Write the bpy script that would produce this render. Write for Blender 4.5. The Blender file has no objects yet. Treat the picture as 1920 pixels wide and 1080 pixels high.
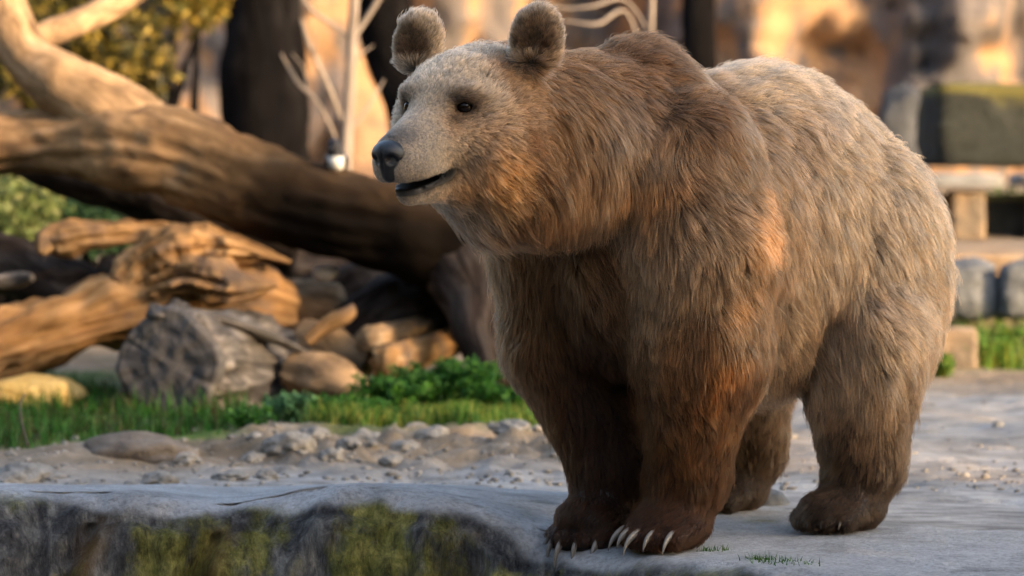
import bpy, bmesh, math, random
import numpy as np
from mathutils import Vector, Matrix, noise as mnoise
from mathutils.kdtree import KDTree

R = math.radians
SC = bpy.context.scene
COL = SC.collection
rng = np.random.default_rng(7)
random.seed(7)

# ------------------------------------------------------------------ camera
FPX = 6400.0                      # focal length in pixels of a 1920 wide frame
CAMZ, CAMY = 1.0, -8.0
PITCH = math.atan(310.0 / FPX)
cam_d = bpy.data.cameras.new('camera')
cam = bpy.data.objects.new('camera', cam_d)
COL.objects.link(cam)
cam.location = (0, CAMY, CAMZ)
cam.rotation_euler = (R(90) - PITCH, 0, 0)
cam_d.sensor_width = 36
cam_d.lens = FPX / 1920 * 36
cam_d.clip_end = 500
cam_d.dof.use_dof = True
cam_d.dof.focus_distance = 7.82
cam_d.dof.aperture_fstop = 2.9
SC.camera = cam

# ------------------------------------------------------------------ light
SUN_AZ = R(58)                    # to the right of straight behind the camera
SUN_EL = R(17)
to_sun = Vector((math.sin(SUN_AZ) * math.cos(SUN_EL), -math.cos(SUN_AZ) * math.cos(SUN_EL), math.sin(SUN_EL)))
world = bpy.data.worlds.new('World')
SC.world = world
world.use_nodes = True
wn = world.node_tree
sky = wn.nodes.new('ShaderNodeTexSky')
sky.sky_type = 'NISHITA'
sky.sun_disc = False
sky.sun_elevation = SUN_EL
# Nishita: rotation 0 puts the sun towards +Y, growing clockwise seen from above
sky.sun_rotation = math.atan2(to_sun.x, to_sun.y)
bgn = [n for n in wn.nodes if n.type == 'BACKGROUND'][0]
wn.links.new(sky.outputs[0], bgn.inputs[0])
bgn.inputs[1].default_value = 0.15
sky.dust_density = 3.5
sky.ozone_density = 0.4
sun_d = bpy.data.lights.new('sun', 'SUN')
sun_d.energy = 2.0
sun_d.angle = R(0.6)
sun_d.color = (1.0, 0.66, 0.36)
sun = bpy.data.objects.new('sun', sun_d)
COL.objects.link(sun)
sun.rotation_euler = to_sun.to_track_quat('Z', 'Y').to_euler()
SC.view_settings.view_transform = 'Standard'
SC.view_settings.look = 'None'
SC.view_settings.exposure = 2.2
SC.view_settings.gamma = 1
SC.render.engine = 'CYCLES'
SC.cycles.max_bounces = 5
SC.cycles.diffuse_bounces = 3
SC.cycles.glossy_bounces = 3
SC.cycles.transmission_bounces = 3
SC.cycles.transparent_max_bounces = 8

# ------------------------------------------------------------------ helpers
def at(px, py, y):
    """world point that stands at depth y and shows at that place of the 1920x1080 photograph (for measuring)"""
    u = (px - 960) / FPX
    v = (540 - py) / FPX
    cp, sp = math.cos(PITCH), math.sin(PITCH)
    dy = cp + v * sp
    dz = -sp + v * cp
    t = (y - CAMY) / dy
    return Vector((u * t, y, CAMZ + dz * t))

def tag(o, label=None, cat=None, group=None, kind=None):
    if label: o['label'] = label
    if cat: o['category'] = cat
    if group: o['group'] = group
    if kind: o['kind'] = kind
    return o

def link(o, parent=None):
    COL.objects.link(o)
    if parent is not None:
        o.parent = parent
    return o

def empty(name, loc=(0, 0, 0)):
    o = bpy.data.objects.new(name, None)
    o.location = loc
    o.empty_display_size = 0.1
    COL.objects.link(o)
    return o

def mesh_obj(name, verts, faces, mat=None, parent=None, smooth=True):
    me = bpy.data.meshes.new(name)
    verts = np.asarray(verts, dtype=np.float32)
    if isinstance(faces, np.ndarray):
        me.vertices.add(len(verts)); me.vertices.foreach_set('co', verts.ravel())
        n, k = faces.shape
        me.loops.add(n * k); me.loops.foreach_set('vertex_index', faces.astype(np.int32).ravel())
        me.polygons.add(n)
        me.polygons.foreach_set('loop_start', np.arange(0, n * k, k, dtype=np.int32))
        me.update(calc_edges=True)
    else:
        me.from_pydata([tuple(map(float, v)) for v in verts], [], [tuple(f) for f in faces])
        me.update()
    if smooth:
        me.polygons.foreach_set('use_smooth', np.ones(len(me.polygons), dtype=bool))
    if mat: me.materials.append(mat)
    o = bpy.data.objects.new(name, me)
    return link(o, parent)

# value noise on numpy arrays ------------------------------------------------
_perm = np.random.default_rng(3).random((64, 64, 64)).astype(np.float32)
def vnoise(p, scale=1.0, seed=0.0):
    q = np.asarray(p, dtype=np.float64) * scale + seed * 17.31 + 100.0
    i = np.floor(q).astype(np.int64)
    f = q - i
    f = f * f * (3 - 2 * f)
    i0 = i % 64; i1 = (i + 1) % 64
    def g(a, b, c): return _perm[a, b, c]
    x0, y0, z0 = i0[..., 0], i0[..., 1], i0[..., 2]
    x1, y1, z1 = i1[..., 0], i1[..., 1], i1[..., 2]
    fx, fy, fz = f[..., 0], f[..., 1], f[..., 2]
    a = g(x0, y0, z0) * (1 - fx) + g(x1, y0, z0) * fx
    b = g(x0, y1, z0) * (1 - fx) + g(x1, y1, z0) * fx
    c = g(x0, y0, z1) * (1 - fx) + g(x1, y0, z1) * fx
    d = g(x0, y1, z1) * (1 - fx) + g(x1, y1, z1) * fx
    return ((a * (1 - fy) + b * fy) * (1 - fz) + (c * (1 - fy) + d * fy) * fz) * 2 - 1

def fbm(p, scale=1.0, octaves=4, seed=0.0, gain=0.5):
    s, a, t = 0.0, 1.0, 0.0
    for k in range(octaves):
        s = s + a * vnoise(p, scale * 2 ** k, seed + k * 3.7)
        t += a
        a *= gain
    return s / t

def surface_nets(S, origin, h):
    """mesh of the zero level of a grid of signed distances (negative inside)"""
    nx, ny, nz = S.shape
    inside = S < 0
    corners = [(i, j, k) for i in (0, 1) for j in (0, 1) for k in (0, 1)]
    def sh(A, c): return A[c[0]:nx - 1 + c[0], c[1]:ny - 1 + c[1], c[2]:nz - 1 + c[2]]
    cnt = sum(sh(inside, c).astype(np.int8) for c in corners)
    cells = np.argwhere((cnt > 0) & (cnt < 8))
    ids = -np.ones((nx - 1, ny - 1, nz - 1), dtype=np.int64)
    ids[tuple(cells.T)] = np.arange(len(cells))
    acc = np.zeros((len(cells), 3)); num = np.zeros(len(cells))
    val = {c: S[cells[:, 0] + c[0], cells[:, 1] + c[1], cells[:, 2] + c[2]] for c in corners}
    for a in corners:
        for ax in range(3):
            if a[ax] == 0:
                b = list(a); b[ax] = 1; b = tuple(b)
                va, vb = val[a], val[b]
                m = (va < 0) != (vb < 0)
                t = np.where(m, va / np.where(m, va - vb, 1), 0)
                p = np.array(a, float)[None] + t[:, None] * (np.array(b) - np.array(a))[None]
                acc[m] += p[m]; num[m] += 1
    verts = (cells + acc / num[:, None]) * h + np.asarray(origin)
    faces = []
    for ax in range(3):
        u, v = (ax + 1) % 3, (ax + 2) % 3
        sl0 = [slice(None)] * 3; sl1 = [slice(None)] * 3
        sl0[ax] = slice(0, -1); sl1[ax] = slice(1, None)
        A, B = inside[tuple(sl0)], inside[tuple(sl1)]
        e = np.argwhere(A != B)
        e = e[(e[:, u] > 0) & (e[:, v] > 0) & (e[:, u] < S.shape[u] - 1) & (e[:, v] < S.shape[v] - 1)]
        flip = A[tuple(e.T)]
        def cid(du, dv):
            q = e.copy(); q[:, u] += du; q[:, v] += dv
            return ids[tuple(q.T)]
        quad = np.stack([cid(-1, -1), cid(0, -1), cid(0, 0), cid(-1, 0)], 1)
        quad[~flip] = quad[~flip][:, ::-1]
        faces.append(quad)
    return verts, np.concatenate(faces)
# ------------------------------------------------------------------ materials
def mat_new(name):
    m = bpy.data.materials.new(name); m.use_nodes = True
    nt = m.node_tree
    return m, nt, nt.nodes['Principled BSDF']

def ramp_node(nt, stops):
    r = nt.nodes.new('ShaderNodeValToRGB')
    el = r.color_ramp.elements
    while len(el) > 1: el.remove(el[-1])
    el[0].position = stops[0][0]; el[0].color = (*stops[0][1], 1)
    for p, c in stops[1:]:
        e = el.new(p); e.color = (*c, 1)
    return r

def tex_coords(nt, kind='Object', scale=(1, 1, 1)):
    tc = nt.nodes.new('ShaderNodeTexCoord'); mp = nt.nodes.new('ShaderNodeMapping')
    mp.inputs['Scale'].default_value = scale
    nt.links.new(tc.outputs[kind], mp.inputs['Vector'])
    return mp.outputs[0]

def noise_node(nt, vec, scale, detail=5, rough=.6, dist=0.0):
    n = nt.nodes.new('ShaderNodeTexNoise')
    n.inputs['Scale'].default_value = scale; n.inputs['Detail'].default_value = detail
    n.inputs['Roughness'].default_value = rough; n.inputs['Distortion'].default_value = dist
    nt.links.new(vec, n.inputs['Vector'])
    return n.outputs[0]

def mixc(nt, fac, a, b, mode='MIX'):
    m = nt.nodes.new('ShaderNodeMix'); m.data_type = 'RGBA'; m.blend_type = mode
    def put(sock, v):
        if hasattr(v, 'links') or hasattr(v, 'is_output'): nt.links.new(v, sock)
        elif isinstance(v, (int, float)): sock.default_value = v
        else: sock.default_value = (*v, 1)
    put(m.inputs[0], fac); put(m.inputs[6], a); put(m.inputs[7], b)
    return m.outputs[2]

def bump(nt, ps, hsock, strength=.5, dist=.02):
    b = nt.nodes.new('ShaderNodeBump')
    b.inputs['Strength'].default_value = strength; b.inputs['Distance'].default_value = dist
    nt.links.new(hsock, b.inputs['Height']); nt.links.new(b.outputs[0], ps.inputs['Normal'])

def rock_mat(name, stops, scale=3.0, patch=None, patch_scale=1.2, patch_at=(.48, .62), kind='Object', stretch=(1, 1, 1), rough=.85, bs=.6, bd=.03):
    m, nt, ps = mat_new(name)
    v = tex_coords(nt, kind, stretch)
    n = noise_node(nt, v, scale, 8, .65, .3)
    r = ramp_node(nt, stops); nt.links.new(n, r.inputs[0])
    c = r.outputs[0]
    if patch:
        pn = noise_node(nt, v, patch_scale, 5, .6)
        pr = ramp_node(nt, [(patch_at[0], (0, 0, 0)), (patch_at[1], (1, 1, 1))]); nt.links.new(pn, pr.inputs[0])
        c = mixc(nt, pr.outputs[0], c, patch)
    sp = noise_node(nt, v, scale * 14, 3, .7)
    sr = ramp_node(nt, [(.3, (.72, .72, .72)), (.7, (1.12, 1.12, 1.12))]); nt.links.new(sp, sr.inputs[0])
    c = mixc(nt, .8, c, sr.outputs[0], 'MULTIPLY')
    nt.links.new(c, ps.inputs['Base Color'])
    ps.inputs['Roughness'].default_value = rough
    ps.inputs['Specular IOR Level'].default_value = .25
    hn = noise_node(nt, v, scale * 5, 8, .7)
    bump(nt, ps, hn, bs, bd)
    return m

def wood_mat(name, stops, along=5.0, around=38.0, patch=None, bs=.7, bd=.012, patch_at=(.5, .65), patch_scale=2.2, dark=None, spec=.12):
    """grain runs along the limb: UV = (metres around, metres along)"""
    m, nt, ps = mat_new(name)
    v = tex_coords(nt, 'UV', (around, along, 1))
    n = noise_node(nt, v, 1.0, 6, .62, .6)
    r = ramp_node(nt, stops); nt.links.new(n, r.inputs[0])
    c = r.outputs[0]
    vo = tex_coords(nt, 'Object')
    if patch:
        pn = noise_node(nt, vo, patch_scale, 5, .6)
        pr = ramp_node(nt, [(patch_at[0], (0, 0, 0)), (patch_at[1], (1, 1, 1))]); nt.links.new(pn, pr.inputs[0])
        c = mixc(nt, pr.outputs[0], c, patch)
    mott = noise_node(nt, vo, 9, 4, .6)
    mr = ramp_node(nt, [(.3, (.6, .6, .6)), (.7, (1.2, 1.2, 1.2))]); nt.links.new(mott, mr.inputs[0])
    c = mixc(nt, .7, c, mr.outputs[0], 'MULTIPLY')
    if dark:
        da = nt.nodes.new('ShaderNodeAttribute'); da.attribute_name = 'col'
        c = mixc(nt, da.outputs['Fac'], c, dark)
    nt.links.new(c, ps.inputs['Base Color'])
    ps.inputs['Roughness'].default_value = .9
    ps.inputs['Specular IOR Level'].default_value = spec
    bump(nt, ps, n, bs, bd)
    return m

def attr_mat(name, rough=.6, trans=0.0, attr='col', spec=.25):
    m, nt, ps = mat_new(name)
    a = nt.nodes.new('ShaderNodeAttribute'); a.attribute_name = attr
    nt.links.new(a.outputs['Color'], ps.inputs['Base Color'])
    ps.inputs['Roughness'].default_value = rough
    ps.inputs['Specular IOR Level'].default_value = spec
    if trans:
        tr = nt.nodes.new('ShaderNodeBsdfTranslucent'); mx = nt.nodes.new('ShaderNodeMixShader')
        nt.links.new(a.outputs['Color'], tr.inputs[0])
        mx.inputs[0].default_value = trans
        nt.links.new(ps.outputs[0], mx.inputs[1]); nt.links.new(tr.outputs[0], mx.inputs[2])
        o = [n for n in nt.nodes if n.type == 'OUTPUT_MATERIAL'][0]
        nt.links.new(mx.outputs[0], o.inputs['Surface'])
    return m

def set_col(o, cols, domain='POINT'):
    a = o.data.attributes.new('col', 'FLOAT_COLOR', domain)
    cols = np.asarray(cols, dtype=np.float32)
    a.data.foreach_set('color', np.concatenate([cols, np.ones((len(cols), 1), np.float32)], 1).ravel())

def sstep(x, a, b):
    t = np.clip((x - a) / (b - a), 0, 1)
    return t * t * (3 - 2 * t)
def unit(v): return v / np.maximum(np.linalg.norm(v, axis=-1, keepdims=True), 1e-9)

# ------------------------------------------------------------------ shapes
def grid_mesh(name, V, mat, parent=None, uv=None, wrap=False):
    """V: (n, m, 3) grid of points"""
    n, m = V.shape[:2]
    idx = np.arange(n * m).reshape(n, m)
    if wrap:
        nxt = np.roll(idx, -1, axis=1)
        q = np.stack([idx[:-1], nxt[:-1], nxt[1:], idx[1:]], -1).reshape(-1, 4)
    else:
        q = np.stack([idx[:-1, :-1], idx[:-1, 1:], idx[1:, 1:], idx[1:, :-1]], -1).reshape(-1, 4)
    return mesh_obj(name, V.reshape(-1, 3), q, mat, parent)

def catmull(pts, n):
    P = np.array(pts, float)
    P = np.concatenate([[2 * P[0] - P[1]], P, [2 * P[-1] - P[-2]]])
    out = []
    segs = len(P) - 3
    for t in np.linspace(0, segs - 1e-6, n):
        i = int(t); u = t - i
        p0, p1, p2, p3 = P[i:i + 4]
        out.append(.5 * ((2 * p1) + (-p0 + p2) * u + (2 * p0 - 5 * p1 + 4 * p2 - p3) * u * u + (-p0 + 3 * p1 - 3 * p2 + p3) * u ** 3))
    return np.array(out)

def limb(name, pts, radii, mat, parent=None, n=60, seg=24, rough=.10, fine=.04, seed=0, cap=True, flat=1.0, lump=3.0, origin=None, groove=.0):
    """a tapered, knotty tube through the points, with UVs in metres (around, along)"""
    pr = catmull([(*p, r) for p, r in zip(pts, radii)], n)
    C_, Rr = pr[:, :3], np.maximum(pr[:, 3], .002)
    Tn = unit(np.gradient(C_, axis=0))
    ref = np.array([0, 0, 1.0]) if abs(Tn[0][2]) < .9 else np.array([1.0, 0, 0])
    N0 = np.cross(ref, Tn[0]); N0 /= np.linalg.norm(N0)
    Ns = [N0]
    for i in range(1, n):
        v = Ns[-1] - Tn[i] * (Ns[-1] @ Tn[i]); Ns.append(v / np.linalg.norm(v))
    Ns = np.array(Ns); Bs = np.cross(Tn, Ns)
    th = np.linspace(0, 2 * np.pi, seg, endpoint=False)
    circ = Ns[:, None] * np.cos(th)[None, :, None] + Bs[:, None] * np.sin(th)[None, :, None] * flat
    V = C_[:, None] + circ * Rr[:, None, None]
    d = fbm(V, lump, 3, seed) * rough + fbm(V * np.array([1, 1, 1]), lump * 5, 3, seed + 9) * fine
    if groove:
        ln0 = np.concatenate([[0], np.cumsum(np.linalg.norm(np.diff(C_, axis=0), axis=1))])[:, None]
        tw = th[None] + .8 * ln0
        gq = np.stack([np.cos(tw) * 2.6 + 0 * ln0, np.sin(tw) * 2.6 + 0 * ln0, ln0 * 2.2 + 0 * tw], -1) + seed * 1.7
        d = d - groove * np.abs(fbm(gq, 1.0, 3, seed + 5)) * 2 + groove * .5
    V = V + circ * (Rr[:, None] * d * 2.0)[..., None]
    verts = V.reshape(-1, 3)
    idx = np.arange(n * seg).reshape(n, seg)
    nxt = np.roll(idx, -1, axis=1)
    faces = np.stack([idx[:-1], nxt[:-1], nxt[1:], idx[1:]], -1).reshape(-1, 4).tolist()
    if cap:
        faces.append(idx[0][::-1].tolist()); faces.append(idx[-1].tolist())
    o_ = np.array(origin) if origin is not None else np.zeros(3)
    o = mesh_obj(name, verts - o_, faces, mat, parent)
    ln = np.concatenate([[0], np.cumsum(np.linalg.norm(np.diff(C_, axis=0), axis=1))])
    ar = th * Rr.mean()
    uvv = np.stack([np.broadcast_to(ar[None], (n, seg)), np.broadcast_to(ln[:, None], (n, seg))], -1).reshape(-1, 2)
    uvl = o.data.uv_layers.new(name='UVMap')
    li = np.empty(len(o.data.loops), dtype=np.int32); o.data.loops.foreach_get('vertex_index', li)
    uvl.data.foreach_set('uv', uvv[li].astype(np.float32).ravel())
    return o

_ico = {}
def ico(sub):
    if sub not in _ico:
        bm = bmesh.new(); bmesh.ops.create_icosphere(bm, subdivisions=sub, radius=1.0)
        _ico[sub] = (np.array([v.co[:] for v in bm.verts]), np.array([[v.index for v in f.verts] for f in bm.faces]))
        bm.free()
    return _ico[sub]

def rock(name, c, r, mat, seed=0, sub=4, rough=.28, box=.35, parent=None, rotz=0.0):
    v, f = ico(sub)
    # push the ball towards a block, then break its faces up
    inf = v / np.max(np.abs(v), axis=1, keepdims=True)
    w = v * (1 - box) + inf * box * .8
    d = 1 + rough * fbm(v + seed * 3.1, 1.3, 3, seed) + rough * .35 * fbm(v + seed, 5.0, 3, seed + 4)
    w = w * d[:, None] * np.array(r)
    cz, sz = math.cos(rotz), math.sin(rotz)
    w = np.stack([w[:, 0] * cz - w[:, 1] * sz, w[:, 0] * sz + w[:, 1] * cz, w[:, 2]], 1)
    o = mesh_obj(name, w, f, mat, parent)
    o.location = c
    return o

def blades(name, bases, heights, cols, mat, width=.006, lean=.4, seed=1, parent=None, segs=3):
    """grass: one tapered bent strip for each base point"""
    g = np.random.default_rng(seed)
    n = len(bases)
    az = g.uniform(0, 2 * np.pi, n); la = np.abs(g.normal(0, lean, n))
    d = np.stack([np.cos(az), np.sin(az), np.zeros(n)], 1)
    sd_az = g.uniform(0, np.pi, n)
    sd = np.stack([np.cos(sd_az), np.sin(sd_az), np.zeros(n)], 1)
    rows = []
    for k in range(segs + 1):
        t = k / segs
        p = bases + d * (heights * la * t * t)[:, None] + np.array([0, 0, 1.0]) * (heights * (t - .25 * la * t * t))[:, None]
        w_ = width * (1 - t * .92) * g.uniform(.8, 1.2, n)
        rows.append(np.stack([p - sd * w_[:, None], p + sd * w_[:, None]], 1))
    V = np.stack(rows, 1).reshape(n, -1, 3)
    per = 2 * (segs + 1)
    f0 = np.array([[2 * k, 2 * k + 1, 2 * k + 3, 2 * k + 2] for k in range(segs)])
    F = (np.arange(n)[:, None, None] * per + f0[None]).reshape(-1, 4)
    o = mesh_obj(name, V.reshape(-1, 3), F, mat, parent)
    set_col(o, np.repeat(cols, per, 0))
    return o

def leaves(name, cent, size, cols, mat, seed=1, parent=None, ratio=.5, droop=0.0):
    """many small folded leaves, each two faces"""
    g = np.random.default_rng(seed)
    n = len(cent)
    a = unit(g.normal(0, 1, (n, 3)) - np.array([0, 0, droop]))
    b = unit(np.cross(a, g.normal(0, 1, (n, 3))))
    c = np.cross(a, b)
    s = (size * g.uniform(.6, 1.3, n))[:, None]
    V = np.stack([cent, cent + a * s * .5 + b * s * ratio * .5 + c * s * .1, cent + a * s, cent + a * s * .5 - b * s * ratio * .5 + c * s * .1], 1)
    F = (np.arange(n)[:, None, None] * 4 + np.array([[0, 1, 2], [0, 2, 3]])[None]).reshape(-1, 3)
    o = mesh_obj(name, V.reshape(-1, 3), F, mat, parent, smooth=False)
    set_col(o, np.repeat(cols, 4, 0))
    return o

def smin(a, b, k):
    h = np.maximum(k - np.abs(a - b), 0) / k
    return np.minimum(a, b) - h * h * k * 0.25
# ================================================================== ground
M = {}
M['ground'] = None
def edge_y(x):
    return np.interp(x, [-6, -3, -1.3, -.6, -.1, .05, .14, .30, .45, .80, 2, 4, 8], [.55, .34, .16, .17, .10, .02, -.05, -.20, -.37, -.64, -.98, -1.2, -1.5])
def rim_z(x):
    return np.interp(x, [-6, -3, -1.23, -.91, -.72, -.66, -.60, -.46, -.23, -.077, .05, .13, 8], [.10, .12, .11, .103, .070, .074, .097, .126, .11, .071, .016, .0, .0])
def ground_z(x, y):
    p = np.stack([x, y, np.zeros_like(x)], -1)
    far = sstep(y, 2.6, 5.5)
    z = .07 * sstep(y, 1.6, 4.0) + .10 * sstep(y, 4.5, 9.0) + .15 * sstep(y, 8, 14)
    # rubble bank between ledge and grass, left of the bear
    bank = np.exp(-((y - 2.15) / .55) ** 2) * (1 - sstep(x, .1, .5)) * sstep(x, -1.2, -.8)
    z = z + bank * (.045 + .06 * fbm(p, 3.3, 3, 2.0)) + bank * .06 * fbm(p, 11, 4, 3.0, .65)
    z = z + .06 * np.exp(-((x + 1.25) / .22) ** 2 - ((y - 1.9) / .35) ** 2)
    z = z + .03 * fbm(p, 1.1, 3, 5.0) * sstep(y, 1.2, 3.0)
    # flat ledge stone round the bear: only shallow hollows
    z = z + (.014 * fbm(p, 4.0, 4, 7.0) + .012 * np.clip(fbm(p * np.array([1, 1.8, 1]), 5.0, 3, 9.0), -.1, .1) * 4) * sstep(np.hypot(x - .55, y - .35), .7, 1.1)
    z = z - .006
    # terrace at the back on the right-hand side
    t = sstep(x, 1.2, 1.5) * sstep(y, 5.9, 6.15)
    z = z + t * .30
    drop = sstep(edge_y(x) - y, -.22, -.14)
    return z - drop * 1.7
xs = np.unique(np.concatenate([np.linspace(-60, -5, 14), np.linspace(-5, -1.6, 40), np.linspace(-1.6, 2.4, 230), np.linspace(2.4, 6, 40), np.linspace(6, 60, 14)]))
ys = np.unique(np.concatenate([np.linspace(-14, -2, 12), np.linspace(-2, -.8, 20), np.linspace(-.8, 5.0, 300), np.linspace(5, 8, 60), np.linspace(8, 16, 40), np.linspace(16, 90, 14)]))
GX, GY = np.meshgrid(xs, ys, indexing='xy')
GZ = ground_z(GX, GY)
def ground_mat():
    m, nt, ps = mat_new('ground_stone_and_soil')
    v = tex_coords(nt)
    # pale worn stone
    n1 = noise_node(nt, v, 2.2, 6, .6, .4)
    r1 = ramp_node(nt, [(.32, (.20, .188, .175)), (.5, (.31, .295, .28)), (.68, (.42, .40, .38))]); nt.links.new(n1, r1.inputs[0])
    vs = tex_coords(nt, 'Object', (1.0, 2.2, 1.0))
    n2 = noise_node(nt, vs, 7, 4, .55)
    r2 = ramp_node(nt, [(.36, (.55, .54, .55)), (.48, (.92, .92, .92)), (.56, (1.15, 1.15, 1.15))]); nt.links.new(n2, r2.inputs[0])
    stone = mixc(nt, .8, r1.outputs[0], r2.outputs[0], 'MULTIPLY')
    # brown soil further back
    n3 = noise_node(nt, v, 5, 7, .7)
    r3 = ramp_node(nt, [(.3, (.10, .075, .05)), (.55, (.22, .17, .12)), (.75, (.36, .30, .24))]); nt.links.new(n3, r3.inputs[0])
    a = nt.nodes.new('ShaderNodeAttribute'); a.attribute_name = 'col'
    sep = nt.nodes.new('ShaderNodeSeparateColor'); nt.links.new(a.outputs['Color'], sep.inputs[0])
    c = mixc(nt, sep.outputs[0], stone, r3.outputs[0])
    n4 = noise_node(nt, v, 9, 5, .7)
    r4 = ramp_node(nt, [(.3, (.03, .06, .012)), (.6, (.08, .13, .02)), (.8, (.20, .19, .04))]); nt.links.new(n4, r4.inputs[0])
    c = mixc(nt, sep.outputs[1], c, r4.outputs[0])
    nt.links.new(c, ps.inputs['Base Color'])
    ps.inputs['Roughness'].default_value = .85
    ps.inputs['Specular IOR Level'].default_value = .2
    h = noise_node(nt, v, 24, 8, .7)
    bump(nt, ps, h, .8, .02)
    return m
M['ground'] = ground_mat()
ground = grid_mesh('ground', np.stack([GX, GY, GZ], -1), M['ground'])
gp = np.stack([GX, GY, 0 * GX], -1)
soil = np.clip(sstep(GY + .35 * fbm(gp, 2.0, 3, 11), 1.35, 1.9) * (1 - .8 * sstep(GX, .6, 1.1) * (1 - sstep(GY, 3.3, 4.3))), 0, 1)
def green_w(x, y):
    p = np.stack([x, y, 0 * x], -1)
    n = fbm(p, 2.4, 3, 13)
    left = (1 - sstep(x, -.95, -.75)) * sstep(x + .5 * n, -3.6, -2.6) * sstep(y + .3 * n, 2.1, 2.5) * (1 - sstep(y + n, 4.4, 5.2))
    mid = sstep(x, -.75, -.55) * (1 - sstep(x, .35, .6)) * sstep(y + .25 * n, 2.45, 2.8) * (1 - sstep(y, 4.2, 4.8))
    rgt = sstep(x, 1.4, 1.6) * sstep(y, 4.6, 4.9) * (1 - sstep(y, 5.9, 6.1)) * .7
    return np.clip(left + mid + rgt, 0, 1)
gw = green_w(GX, GY)
set_col(ground, np.stack([soil, gw, 0 * soil], -1).reshape(-1, 3))
tag(ground, 'pale worn stone floor turning to brown soil behind the bear', kind='structure')

# ---- the stone ledge with its mossy face
sx = np.concatenate([np.linspace(-3.2, -1.5, 50), np.linspace(-1.5, 1.2, 230)[1:], np.linspace(1.2, 4, 60)[1:]])
ex, ey = sx, edge_y(sx)
tx, ty = np.gradient(ex), np.gradient(ey)
ln_ = np.hypot(tx, ty); nxp, nyp = ty / ln_, -tx / ln_          # outward (towards the camera)
# smooth the outward direction
ker = np.hanning(25); ker /= ker.sum()
def sm(a): return np.convolve(np.pad(a, 12, mode='edge'), ker, 'valid')
nxp, nyp = sm(nxp), sm(nyp)
ey = sm(ey)
prof = []                                                      # (outward, relative height 0..1 of the rim, drop)
for u in np.linspace(-1.35, -.10, 60): prof.append((u, 0, 'top'))
for a_ in np.linspace(0.06, 1.25, 18): prof.append((-.10 + .11 * math.sin(a_), -.085 * (1 - math.cos(a_)), 'lip'))
for d in np.linspace(.07, 1.5, 110): prof.append((.008 + .26 * (d - .07) + .03 * math.sin(d * 9), -d, 'face'))
LV = np.zeros((len(sx), len(prof), 3))
rz = sm(rim_z(sx))
for j, (u, dz, k) in enumerate(prof):
    ux = ex + nxp * u; uy = ey + nyp * u
    if k == 'top':
        fall = np.clip((u + 1.35) / 1.2, 0, 1) ** 1.1
        z = rz * fall - .02 * (1 - sstep(np.array(u), -1.35, -.9))
    else:
        z = rz + dz
    LV[:, j] = np.stack([ux, uy, z], -1)
nd = fbm(LV * np.array([1, 1, .55]), 4.2, 4, 21)
amp = np.array([{'top': .018, 'lip': .04, 'face': .07}[k] for _, _, k in prof])
near_bear = np.exp(-((LV[..., 0] - .25) / .22) ** 2 - ((LV[..., 1] + .02) / .25) ** 2)
amp = amp[None] * (1 - .8 * near_bear * np.array([k != 'face' for _, _, k in prof])[None])
fine = fbm(LV * np.array([1, 1, .6]), 19, 3, 25)
dep_ = np.array([-d for _, d, _ in prof])[None]
cc_ = LV[..., 0] + .30 * dep_ + .03 * fbm(LV, 6, 2, 27)
crev = np.zeros(LV.shape[:2])
for c0, w0 in ((-1.62, .03), (-1.0, .028), (-.69, .022), (-.10, .03), (.10, .02)):
    crev = crev + np.exp(-((cc_ - c0) / w0) ** 2)
crev_r = sum(np.exp(-((cc_ - c0 - .03) / .035) ** 2) for c0 in (-1.0, -.69, -.10))
isf = np.array([0. if k == 'top' else (.2 if k == 'lip' else 1.) for _, _, k in prof])[None]
off = nd * amp + fine * amp * .45 - crev * isf * .05
LV[..., 0] += nxp[:, None] * off; LV[..., 1] += nyp[:, None] * off
LV[..., 2] += np.array([{'top': .5, 'lip': .4, 'face': .1}[k] for _, _, k in prof])[None] * off
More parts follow.
